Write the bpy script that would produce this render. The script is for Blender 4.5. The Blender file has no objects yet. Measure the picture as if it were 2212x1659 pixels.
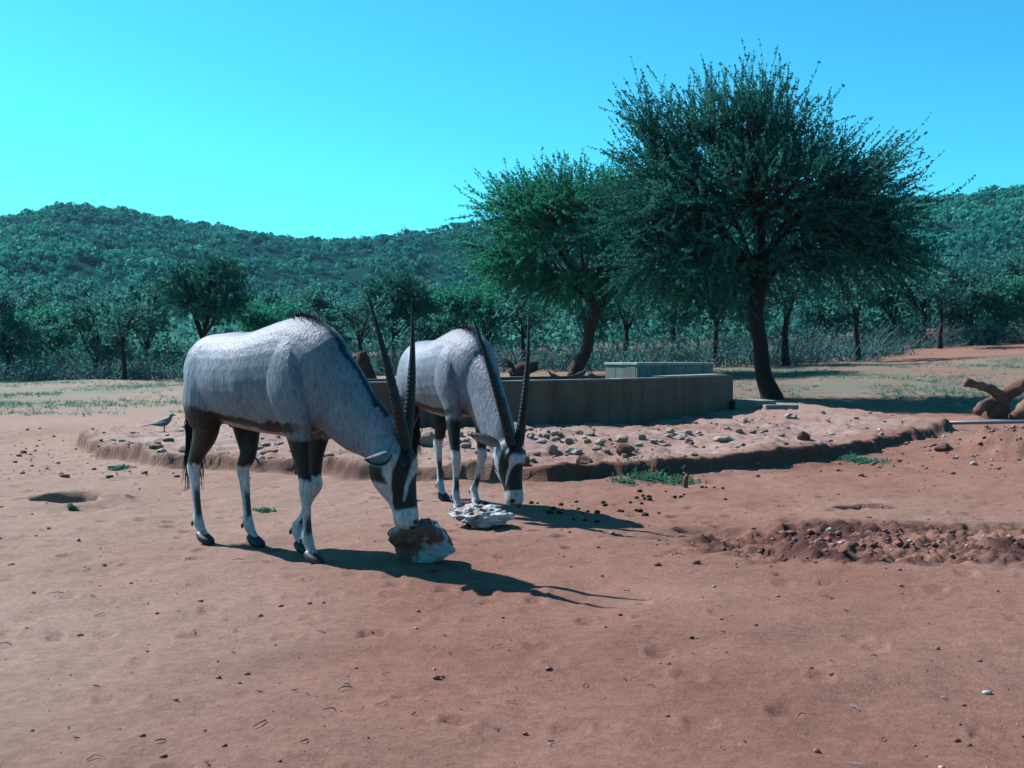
import bpy, math, random
import numpy as np
from mathutils import Vector, Matrix

# ------------------------------------------------------------------ camera, sky, sun, exposure
scene = bpy.context.scene
COL = scene.collection
PX = 2580.0            # focal length in units of a 2212 px wide picture
CAMZ, HOR = 1.0, 775.0
cam_d = bpy.data.cameras.new('camera')
cam_d.sensor_width = 36.0
cam_d.lens = PX / 2212.0 * 36.0
cam_d.clip_start = 0.05
cam_d.clip_end = 5000.0
cam = bpy.data.objects.new('camera', cam_d)
COL.objects.link(cam)
cam.location = (0, 0, CAMZ)
cam.rotation_euler = (math.radians(90) - math.atan((829.5 - HOR) / PX), 0, 0)
scene.camera = cam

SUN_DIR = Vector((0.82, -0.57, 0)).normalized()      # the way the light travels over the ground
SUN_EL = math.radians(44)
sun_d = bpy.data.lights.new('sun', 'SUN')
sun_d.energy = 5.0
sun_d.angle = math.radians(0.53)
sun_d.color = (0.94, 0.95, 1.0)
sun = bpy.data.objects.new('sun', sun_d)
COL.objects.link(sun)
travel = Vector((SUN_DIR.x * math.cos(SUN_EL), SUN_DIR.y * math.cos(SUN_EL), -math.sin(SUN_EL)))
sun.rotation_euler = travel.to_track_quat('-Z', 'Y').to_euler()
sun.location = (-20, 20, 30)

world = bpy.data.worlds.new('World')
scene.world = world
world.use_nodes = True
wn = world.node_tree
wn.nodes.clear()
w_out = wn.nodes.new('ShaderNodeOutputWorld')
w_bg = wn.nodes.new('ShaderNodeBackground')
w_sky = wn.nodes.new('ShaderNodeTexSky')
w_sky.sky_type = 'NISHITA'
w_sky.sun_disc = False
w_sky.sun_elevation = SUN_EL
w_sky.sun_rotation = math.atan2(-SUN_DIR.x, -SUN_DIR.y)
w_sky.altitude = 1400
w_sky.air_density = 1.0
w_sky.dust_density = 1.6
w_sky.ozone_density = 1.0
w_gam = wn.nodes.new('ShaderNodeGamma')
w_gam.inputs[1].default_value = 1.15
w_mul = wn.nodes.new('ShaderNodeMix')
w_mul.data_type = 'RGBA'
w_mul.blend_type = 'MULTIPLY'
w_mul.inputs['Factor'].default_value = 1.0
w_mul.inputs['B'].default_value = (0.205, 1.06, 1.16, 1)    # the cyan cast of the photograph's sky
wn.links.new(w_sky.outputs[0], w_gam.inputs[0])
wn.links.new(w_gam.outputs[0], w_mul.inputs['A'])
wn.links.new(w_mul.outputs['Result'], w_bg.inputs[0])
w_bg.inputs[1].default_value = 0.057
wn.links.new(w_bg.outputs[0], w_out.inputs[0])

scene.view_settings.view_transform = 'Standard'
scene.view_settings.look = 'None'
scene.view_settings.gamma = 1.0
scene.view_settings.exposure = 1.2
scene.view_settings.use_curve_mapping = False
scene.render.engine = 'CYCLES'
scene.cycles.max_bounces = 6
scene.cycles.diffuse_bounces = 3
scene.cycles.glossy_bounces = 2
scene.cycles.transmission_bounces = 3
scene.cycles.transparent_max_bounces = 4
scene.cycles.volume_bounces = 0
scene.cycles.use_denoising = True

rng = np.random.default_rng(7)
random.seed(7)


# ------------------------------------------------------------------ helpers
def link(o, parent=None):
    COL.objects.link(o)
    if parent is not None:
        o.parent = parent
    return o


def tag(o, label=None, cat=None, group=None, kind=None):
    if label: o['label'] = label
    if cat: o['category'] = cat
    if group: o['group'] = group
    if kind: o['kind'] = kind
    return o


def empty(name, loc=(0, 0, 0), rz=0.0):
    o = bpy.data.objects.new(name, None)
    o.empty_display_size = 0.2
    o.location = loc
    o.rotation_euler = (0, 0, rz)
    return link(o)


def mesh_np(name, V, F, mats=(), mi=None, smooth=False, attrs=None):
    """V (n,3); F (m,k) array, or a list of arrays with different k."""
    Fs = F if isinstance(F, list) else [F]
    Fs = [np.asarray(f, dtype=np.int32) for f in Fs if len(f)]
    me = bpy.data.meshes.new(name)
    V = np.asarray(V, dtype=np.float32)
    me.vertices.add(len(V))
    me.vertices.foreach_set('co', V.ravel())
    loops = np.concatenate([f.ravel() for f in Fs])
    totals = np.concatenate([np.full(len(f), f.shape[1], dtype=np.int32) for f in Fs])
    starts = np.concatenate([[0], np.cumsum(totals)[:-1]]).astype(np.int32)
    me.loops.add(len(loops))
    me.loops.foreach_set('vertex_index', loops)
    me.polygons.add(len(totals))
    me.polygons.foreach_set('loop_start', starts)
    if mi is not None:
        me.polygons.foreach_set('material_index', np.asarray(mi, dtype=np.int32))
    me.polygons.foreach_set('use_smooth', np.full(len(totals), bool(smooth)))
    for k, a in (attrs or {}).items():
        a = np.asarray(a, dtype=np.float32)
        if a.ndim == 1:
            at_ = me.attributes.new(k, 'FLOAT', 'POINT')
            at_.data.foreach_set('value', a)
        else:
            at_ = me.attributes.new(k, 'FLOAT_COLOR', 'POINT')
            at_.data.foreach_set('color', np.hstack([a, np.ones((len(a), 1), np.float32)]).ravel())
    for m in mats:
        me.materials.append(m)
    me.update(calc_edges=True)
    me.validate()
    return me


def obj(name, me, parent=None, loc=None, rz=None):
    o = bpy.data.objects.new(name, me)
    if loc is not None: o.location = loc
    if rz is not None: o.rotation_euler = (0, 0, rz)
    return link(o, parent)


class MB:
    """collects shapes of ONE part"""
    def __init__(self):
        self.v, self.f = [], []

    def add(self, V, F):
        n = len(self.v)
        self.v += [tuple(p) for p in V]
        self.f += [tuple(i + n for i in f) for f in F]

    def tube(self, pts, rad, seg=10, cap=True, flat=1.0):
        V, F = tube(pts, rad, seg, cap, flat)
        self.add(V, F)

    def box(self, x0, x1, y0, y1, z0, z1):
        V = [(x, y, z) for z in (z0, z1) for x, y in ((x0, y0), (x1, y0), (x1, y1), (x0, y1))]
        self.add(V, [(3, 2, 1, 0), (4, 5, 6, 7), (0, 1, 5, 4), (1, 2, 6, 5), (2, 3, 7, 6), (3, 0, 4, 7)])

    def rough(self, amp, freq, seed=0):
        from mathutils import noise as mn
        o = Vector((seed * 3.1, seed * 1.7, 5.0))
        c = []
        for p in self.v:
            q = Vector(p)
            c.append(tuple(q + (mn.noise_vector(q * freq + o) + 0.5 * mn.noise_vector(q * freq * 2.7 + o)) * amp))
        self.v = c
        return self

    def mesh(self, name, mat, smooth=True):
        me = bpy.data.meshes.new(name)
        me.from_pydata(self.v, [], self.f)
        if mat: me.materials.append(mat)
        me.polygons.foreach_set('use_smooth', [smooth] * len(me.polygons))
        me.update()
        return me


def frames(P):
    P = np.asarray(P, float)
    T = np.gradient(P, axis=0)
    T /= np.linalg.norm(T, axis=1)[:, None] + 1e-9
    N = np.zeros_like(P)
    up = np.array([0.0, 1.0, 0.0]) if abs(T[0][1]) < 0.8 else np.array([1.0, 0, 0])
    n = up - T[0] * up.dot(T[0])
    n /= np.linalg.norm(n)
    for i in range(len(P)):
        n = n - T[i] * n.dot(T[i])
        n /= np.linalg.norm(n) + 1e-9
        N[i] = n
    return T, N, np.cross(T, N)


def tube(pts, rad, seg=10, cap=True, flat=1.0):
    P = np.asarray(pts, float)
    rad = np.broadcast_to(np.asarray(rad, float), (len(P),)) if np.ndim(rad) < 1 else np.asarray(rad, float)
    T, N, B = frames(P)
    a = np.linspace(0, 2 * math.pi, seg, endpoint=False)
    V = P[:, None] + rad[:, None, None] * (np.cos(a)[None, :, None] * N[:, None] + flat * np.sin(a)[None, :, None] * B[:, None])
    V = V.reshape(-1, 3)
    F = []
    for i in range(len(P) - 1):
        for j in range(seg):
            k = (j + 1) % seg
            F.append((i * seg + j, i * seg + k, (i + 1) * seg + k, (i + 1) * seg + j))
    if cap:
        F.append(tuple(range(seg - 1, -1, -1)))
        F.append(tuple(range((len(P) - 1) * seg, len(P) * seg)))
    return V, F


def spline(pts, n):
    """Catmull-Rom through points of any dimension"""
    P = np.asarray(pts, float)
    Q = np.vstack([2 * P[0] - P[1], P, 2 * P[-1] - P[-2]])
    t = np.linspace(0, len(P) - 1, n)
    i = np.minimum(t.astype(int), len(P) - 2)
    u = (t - i)[:, None]
    a, b, c, d = Q[i], Q[i + 1], Q[i + 2], Q[i + 3]
    return 0.5 * ((2 * b) + (c - a) * u + (2 * a - 5 * b + 4 * c - d) * u ** 2 + (3 * b - a - 3 * c + d) * u ** 3)


def hash2(ix, iy, s):
    n = (ix.astype(np.int64) * 374761393 + iy.astype(np.int64) * 668265263 + s * 1442695041) & 0xFFFFFFFF
    n = ((n ^ (n >> 13)) * 1274126177) & 0xFFFFFFFF
    n = (n ^ (n >> 16)) & 0xFFFFFF
    return n / float(0xFFFFFF)


def vnoise(x, y, s=0):
    ix, iy = np.floor(x), np.floor(y)
    fx, fy = x - ix, y - iy
    fx = fx * fx * (3 - 2 * fx); fy = fy * fy * (3 - 2 * fy)
    a = hash2(ix, iy, s); b = hash2(ix + 1, iy, s); c = hash2(ix, iy + 1, s); d = hash2(ix + 1, iy + 1, s)
    return (a + (b - a) * fx) * (1 - fy) + (c + (d - c) * fx) * fy - 0.5


def fbm(x, y, s=0, o=4):
    r = 0; amp = 1.0
    for k in range(o):
        r = r + amp * vnoise(x * 2 ** k + 17.3 * k, y * 2 ** k - 9.1 * k, s + k)
        amp *= 0.5
    return r


def sstep(a, b, x):
    t = np.clip((x - a) / (b - a), 0, 1)
    return t * t * (3 - 2 * t)


def at(dx, dy, z=0.0):
    """point at height z seen at (dx, dy) of a 2212 px wide picture"""
    Y = (CAMZ - z) * PX / (dy - HOR)
    return np.array([(dx - 1106) / PX * Y, Y, z])


def atY(dx, dy, Y):
    return np.array([(dx - 1106) / PX * Y, Y, CAMZ - (dy - HOR) / PX * Y])


# ------------------------------------------------------------------ materials
def mat(name):
    m = bpy.data.materials.new(name)
    m.use_nodes = True
    nt = m.node_tree
    return m, nt, nt.nodes['Principled BSDF']


def node(nt, t, **kw):
    n = nt.nodes.new(t)
    for k, v in kw.items():
        setattr(n, k, v)
    return n


def noise(nt, scale, detail=4.0, rough=0.55, coord='Object', vec=None):
    tc = nt.nodes.new('ShaderNodeTexCoord')
    n = nt.nodes.new('ShaderNodeTexNoise')
    n.inputs['Scale'].default_value = scale
    n.inputs['Detail'].default_value = detail
    n.inputs['Roughness'].default_value = rough
    nt.links.new(vec if vec is not None else tc.outputs[coord], n.inputs['Vector'])
    return n


def ramp(nt, src, stops):
    r = nt.nodes.new('ShaderNodeValToRGB')
    e = r.color_ramp.elements
    while len(e) < len(stops): e.new(0.5)
    for k, (p, c) in enumerate(stops):
        e[k].position = p
        e[k].color = (*c, 1) if len(c) == 3 else c
    nt.links.new(src, r.inputs[0])
    return r


def mixc(nt, fac, a, b, mode='MIX'):
    m = nt.nodes.new('ShaderNodeMix')
    m.data_type = 'RGBA'
    m.blend_type = mode
    for s, v in (('Factor', fac), ('A', a), ('B', b)):
        if hasattr(v, 'links') or isinstance(v, bpy.types.NodeSocket):
            nt.links.new(v, m.inputs[s])
        else:
            m.inputs[s].default_value = v if s == 'Factor' else (*v, 1)
    return m.outputs['Result']


def bump(nt, bsdf, height, strength, dist):
    b = nt.nodes.new('ShaderNodeBump')
    b.inputs['Strength'].default_value = strength
    b.inputs['Distance'].default_value = dist
    nt.links.new(height, b.inputs['Height'])
    nt.links.new(b.outputs[0], bsdf.inputs['Normal'])
    return b


def attr(nt, name):
    a = nt.nodes.new('ShaderNodeAttribute')
    a.attribute_name = name
    return a


def surf(name, stops, scale, bumps=(30.0, 0.5, 0.01), rough=0.9, spec=0.2):
    stops = [(p, tuple(0.50 * q for q in c)) for p, c in stops]
    m, nt, b = mat(name)
    n = noise(nt, scale, 6, 0.6)
    r = ramp(nt, n.outputs['Fac'], stops)
    nt.links.new(r.outputs[0], b.inputs['Base Color'])
    b.inputs['Roughness'].default_value = rough
    b.inputs['Specular IOR Level'].default_value = spec
    n2 = noise(nt, bumps[0], 5, 0.65)
    bump(nt, b, n2.outputs['Fac'], bumps[1], bumps[2])
    return m


M = {}


def make_ground_mat():
    m, nt, b = mat('red_sandy_soil')
    n1 = noise(nt, 0.55, 6, 0.6)
    soil = ramp(nt, n1.outputs['Fac'], [(0.3, (0.210, 0.100, 0.070)), (0.5, (0.262, 0.130, 0.092)), (0.72, (0.312, 0.168, 0.122))]).outputs[0]
    pale = attr(nt, 'pale').outputs['Fac']
    c = mixc(nt, pale, soil, (0.325, 0.218, 0.165))
    lim = nt.nodes.new('ShaderNodeMath'); lim.operation = 'MULTIPLY'; lim.inputs[1].default_value = 0.62
    nt.links.new(attr(nt, 'lime').outputs['Fac'], lim.inputs[0])
    c = mixc(nt, lim.outputs[0], c, (0.38, 0.268, 0.225))
    n2 = noise(nt, 22.0, 8, 0.75)
    sp = ramp(nt, n2.outputs['Fac'], [(0.35, (0.72, 0.70, 0.70)), (0.6, (1.0, 1.0, 1.0)), (0.78, (1.12, 1.12, 1.12))]).outputs[0]
    c = mixc(nt, 1.0, c, sp, 'MULTIPLY')
    # lime gravel scattered over the mound
    n3 = noise(nt, 24.0, 8, 0.8)
    g = ramp(nt, n3.outputs['Fac'], [(0.50, (0, 0, 0)), (0.68, (1, 1, 1))]).outputs[0]
    mm = nt.nodes.new('ShaderNodeMath'); mm.operation = 'MULTIPLY'
    nt.links.new(g, mm.inputs[0]); nt.links.new(attr(nt, 'lime').outputs['Fac'], mm.inputs[1])
    c = mixc(nt, mm.outputs[0], c, (0.40, 0.34, 0.30))
    # short grass film where the attribute says so
    n4 = noise(nt, 5.0, 8, 0.8)
    g4 = ramp(nt, n4.outputs['Fac'], [(0.40, (0, 0, 0)), (0.58, (1, 1, 1))]).outputs[0]
    m4 = nt.nodes.new('ShaderNodeMath'); m4.operation = 'MULTIPLY'
    nt.links.new(g4, m4.inputs[0]); nt.links.new(attr(nt, 'grass').outputs['Fac'], m4.inputs[1])
    c = mixc(nt, m4.outputs[0], c, (0.055, 0.150, 0.110))
    red = attr(nt, 'damp_shade').outputs['Fac']
    c = mixc(nt, red, c, (0.085, 0.038, 0.032))  # dark soil of the scrape and heap; painted shade on the mound edge
    c = mixc(nt, 1.0, c, (0.77, 0.76, 0.76), 'MULTIPLY')
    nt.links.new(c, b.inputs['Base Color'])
    b.inputs['Roughness'].default_value = 0.95
    b.inputs['Specular IOR Level'].default_value = 0.1
    n5 = noise(nt, 48.0, 8, 0.75)
    bump(nt, b, n5.outputs['Fac'], 0.8, 0.02)
    return m


M['ground'] = make_ground_mat()


def leaf_mat(name, stops, trans=0.35, k=0.80):
    stops = [(p, tuple(k * q for q in c)) for p, c in stops]
    m, nt, b = mat(name)
    a = attr(nt, 'tint')
    r = ramp(nt, a.outputs['Fac'], stops)
    nt.links.new(r.outputs[0], b.inputs['Base Color'])
    b.inputs['Roughness'].default_value = 0.7
    b.inputs['Specular IOR Level'].default_value = 0.06
    tr = nt.nodes.new('ShaderNodeBsdfTranslucent')
    nt.links.new(r.outputs[0], tr.inputs['Color'])
    mx = nt.nodes.new('ShaderNodeMixShader')
    mx.inputs[0].default_value = trans
    nt.links.new(b.outputs[0], mx.inputs[1])
    nt.links.new(tr.outputs[0], mx.inputs[2])
    nt.links.new(mx.outputs[0], nt.nodes['Material Output'].inputs['Surface'])
    return m


M['leaf_big'] = leaf_mat('acacia_leaf', [(0.0, (0.010, 0.070, 0.056)), (0.5, (0.022, 0.130, 0.100)), (1.0, (0.050, 0.205, 0.155))], 0.28, 0.95)
M['leaf_light'] = leaf_mat('acacia_leaf_fresh', [(0.0, (0.012, 0.105, 0.068)), (0.6, (0.022, 0.175, 0.105)), (1.0, (0.045, 0.235, 0.120))], 0.5, 1.2)
M['leaf_grey'] = leaf_mat('thorn_leaf_grey', [(0.0, (0.022, 0.095, 0.088)), (0.6, (0.038, 0.160, 0.132)), (1.0, (0.062, 0.215, 0.170))], 0.5, 1.12)
M['leaf_hill'] = leaf_mat('hill_bush_leaf', [(0.0, (0.012, 0.105, 0.100)), (0.5, (0.020, 0.180, 0.150)), (1.0, (0.040, 0.260, 0.180))], 0.40, 0.95)
M['weed'] = leaf_mat('weed_leaf', [(0.0, (0.04, 0.16, 0.09)), (1.0, (0.11, 0.27, 0.18))], 0.3)
M['grass'] = leaf_mat('grass_blade', [(0.0, (0.04, 0.15, 0.10)), (1.0, (0.10, 0.25, 0.16))], 0.3)
M['bark'] = surf('dark_bark', [(0.3, (0.022, 0.014, 0.013)), (0.7, (0.065, 0.040, 0.034))], 9.0, (22, 0.9, 0.03))
M['bark_red'] = surf('reddish_bark', [(0.3, (0.05, 0.024, 0.018)), (0.7, (0.12, 0.060, 0.045))], 7.0, (20, 0.9, 0.03))
M['twig'] = surf('grey_twig', [(0.3, (0.13, 0.135, 0.16)), (0.7, (0.27, 0.27, 0.30))], 20.0)
M['deadwood'] = surf('bare_log_wood', [(0.3, (0.17, 0.080, 0.052)), (0.55, (0.27, 0.14, 0.10)), (0.75, (0.34, 0.21, 0.16))], 5.0, (30, 0.8, 0.02))
M['hillsoil'] = surf('hill_soil', [(0.35, (0.015, 0.065, 0.062)), (0.66, (0.022, 0.080, 0.075)), (0.85, (0.04, 0.10, 0.095))], 0.05, (0.8, 0.6, 0.6), 1.0, 0.0)
M['stone_tan'] = surf('tan_stone', [(0.3, (0.46, 0.30, 0.23)), (0.6, (0.62, 0.45, 0.36)), (0.8, (0.70, 0.56, 0.47))], 8.0, (34, 0.8, 0.02))
M['stone_pale'] = surf('pale_limestone', [(0.3, (0.52, 0.42, 0.36)), (0.6, (0.70, 0.60, 0.53)), (0.8, (0.80, 0.72, 0.65))], 8.0, (34, 0.8, 0.02))
M['stone_red'] = surf('red_stone', [(0.3, (0.24, 0.10, 0.075)), (0.6, (0.38, 0.19, 0.145)), (0.8, (0.46, 0.26, 0.20))], 8.0, (34, 0.8, 0.02))
M['clod'] = surf('dry_mud_clod', [(0.3, (0.26, 0.115, 0.09)), (0.7, (0.42, 0.20, 0.16))], 10.0, (40, 0.8, 0.02))
M['pipe'] = surf('grey_pipe', [(0.3, (0.22, 0.24, 0.28)), (0.7, (0.31, 0.33, 0.37))], 3.0, (60, 0.2, 0.002), 0.45, 0.5)
M['horn'] = surf('dark_horn', [(0.3, (0.010, 0.009, 0.010)), (0.7, (0.030, 0.026, 0.028))], 30.0, (60, 0.4, 0.004), 0.5, 0.25)
M['hair'] = surf('black_hair', [(0.3, (0.008, 0.008, 0.009)), (0.7, (0.030, 0.027, 0.027))], 40.0, (90, 0.4, 0.004), 0.7, 0.25)
M['hoof'] = surf('dark_hoof', [(0.3, (0.020, 0.019, 0.022)), (0.7, (0.06, 0.055, 0.058))], 30.0, (80, 0.4, 0.003), 0.5, 0.4)
M['bird'] = surf('grey_feather', [(0.3, (0.16, 0.17, 0.20)), (0.7, (0.30, 0.31, 0.35))], 60.0, (120, 0.3, 0.002), 0.7, 0.2)
M['bird_dark'] = surf('brown_feather', [(0.3, (0.03, 0.024, 0.022)), (0.7, (0.08, 0.06, 0.052))], 60.0, (120, 0.3, 0.002), 0.7, 0.2)
mw, ntw, bw = mat('dark_tank_water')
bw.inputs['Base Color'].default_value = (0.01, 0.016, 0.018, 1)
bw.inputs['Roughness'].default_value = 0.08
M['water'] = mw
me_, nte, be = mat('dark_eye')
be.inputs['Base Color'].default_value = (0.006, 0.005, 0.005, 1)
be.inputs['Roughness'].default_value = 0.12
M['eye'] = me_


def concrete(name, stops, stain):
    stops = [(p, tuple(0.50 * q for q in c)) for p, c in stops]
    stain = tuple(0.50 * q for q in stain)
    m, nt, b = mat(name)
    n = noise(nt, 2.2, 8, 0.65)
    c = ramp(nt, n.outputs['Fac'], stops).outputs[0]
    tc = nt.nodes.new('ShaderNodeTexCoord')
    mp = nt.nodes.new('ShaderNodeMapping')
    mp.inputs['Scale'].default_value = (3.0, 3.0, 0.35)
    nt.links.new(tc.outputs['Object'], mp.inputs[0])
    n2 = noise(nt, 2.0, 5, 0.6, vec=mp.outputs[0])
    f = ramp(nt, n2.outputs['Fac'], [(0.46, (0, 0, 0)), (0.68, (1, 1, 1))]).outputs[0]
    c = mixc(nt, f, c, stain)
    nt.links.new(c, b.inputs['Base Color'])
    b.inputs['Roughness'].default_value = 0.9
    b.inputs['Specular IOR Level'].default_value = 0.15
    n3 = noise(nt, 28.0, 6, 0.65)
    bump(nt, b, n3.outputs['Fac'], 0.6, 0.012)
    return m


M['wall'] = concrete('weathered_brown_plaster', [(0.3, (0.160, 0.116, 0.090)), (0.7, (0.24, 0.172, 0.135))], (0.17, 0.085, 0.065))
M['cement'] = concrete('grey_cement', [(0.3, (0.22, 0.25, 0.235)), (0.7, (0.34, 0.37, 0.35))], (0.20, 0.205, 0.19))
M['cement_pale'] = concrete('pale_cement', [(0.3, (0.42, 0.43, 0.42)), (0.7, (0.58, 0.59, 0.58))], (0.38, 0.37, 0.35))


def coat_mat():
    m, nt, b = mat('oryx_coat')
    a = attr(nt, 'coat')
    tc = nt.nodes.new('ShaderNodeTexCoord')
    mp = nt.nodes.new('ShaderNodeMapping')
    mp.inputs['Rotation'].default_value = (0, math.radians(-35), 0)
    mp.inputs['Scale'].default_value = (1.0, 1.0, 0.28)
    nt.links.new(tc.outputs['Object'], mp.inputs[0])
    n = noise(nt, 75.0, 5, 0.65, vec=mp.outputs[0])
    r = ramp(nt, n.outputs['Fac'], [(0.32, (0.62, 0.62, 0.63)), (0.68, (1.28, 1.28, 1.28))])
    n1 = noise(nt, 7.0, 4, 0.6)
    r1 = ramp(nt, n1.outputs['Fac'], [(0.3, (0.72, 0.71, 0.72)), (0.7, (1.12, 1.12, 1.12))])
    c = mixc(nt, 1.0, a.outputs['Color'], r.outputs[0], 'MULTIPLY')
    c = mixc(nt, 1.0, c, r1.outputs[0], 'MULTIPLY')
    nt.links.new(c, b.inputs['Base Color'])
    b.inputs['Roughness'].default_value = 0.48
    b.inputs['Specular IOR Level'].default_value = 0.26
    bump(nt, b, n.outputs['Fac'], 0.6, 0.012)
    return m


M['coat'] = coat_mat()


def rock_patch(name, a, bcol, p0, p1, scale):
    m, nt, b = mat(name)
    n = noise(nt, scale, 5, 0.55)
    f = ramp(nt, n.outputs['Fac'], [(p0, (0, 0, 0)), (p1, (1, 1, 1))]).outputs[0]
    n2 = noise(nt, 22.0, 6, 0.7)
    a = tuple(0.54 * q for q in a); bcol = tuple(0.56 * q for q in bcol)
    ca = ramp(nt, n2.outputs['Fac'], [(0.3, tuple(x * 0.6 for x in a)), (0.7, a)]).outputs[0]
    cb = ramp(nt, n2.outputs['Fac'], [(0.3, tuple(x * 0.75 for x in bcol)), (0.7, bcol)]).outputs[0]
    nt.links.new(mixc(nt, f, ca, cb), b.inputs['Base Color'])
    b.inputs['Roughness'].default_value = 0.7
    b.inputs['Specular IOR Level'].default_value = 0.3
    bump(nt, b, n2.outputs['Fac'], 0.6, 0.02)
    return m


M['lick_red'] = rock_patch('red_salt_lick', (0.30, 0.115, 0.085), (0.56, 0.52, 0.53), 0.50, 0.58, 6.5)
M['lick_white'] = rock_patch('white_salt_lick', (0.42, 0.30, 0.24), (0.74, 0.74, 0.74), 0.42, 0.55, 9.0)

# ------------------------------------------------------------------ terrain heights
G_U = np.array([-1.2, -0.43, 0.0, 0.23, 0.33, 0.43, 1.2])
G_Z = np.array([-0.2, 0.07, 0.77, 1.23, 1.60, 1.90, 2.6])

front_px = [(165, 972), (190, 992), (300, 1010), (440, 1019), (560, 1024), (685, 1034), (780, 1041), (903, 1047),
            (1023, 1049), (1196, 1046), (1384, 1038), (1568, 1027), (1715, 1012), (1825, 997), (1926, 970), (2027, 946), (2056, 924)]
outline = [at(a, b)[:2] for a, b in front_px]
outline += [np.array(p) for p in ((6.35, 18.6), (6.2, 21.5), (4.6, 25), (1, 28), (-2.5, 25), (-4.9, 20.0), (-5.15, 16.6), (-4.95, 14.2))]
OUT = spline(np.array(outline + [outline[0]]), 140)


def poly_sd(x, y, P):
    """signed distance, positive inside"""
    d = np.full(x.shape, 1e9)
    ins = np.zeros(x.shape, bool)
    for i in range(len(P) - 1):
        ax, ay = P[i]; bx, by = P[i + 1]
        ex, ey = bx - ax, by - ay
        L = ex * ex + ey * ey + 1e-12
        t = np.clip(((x - ax) * ex + (y - ay) * ey) / L, 0, 1)
        d = np.minimum(d, (x - ax - t * ex) ** 2 + (y - ay - t * ey) ** 2)
        c = ((ay > y) != (by > y))
        ins ^= c & (x < (bx - ax) * (y - ay) / (by - ay + 1e-12) + ax)
    d = np.sqrt(d)
    return np.where(ins, d, -d)


def seg_d(x, y, a, b):
    ex, ey = b[0] - a[0], b[1] - a[1]
    L = math.hypot(ex, ey)
    t = ((x - a[0]) * ex + (y - a[1]) * ey) / L
    return t, ((x - a[0]) * ey - (y - a[1]) * ex) / L, L


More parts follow.
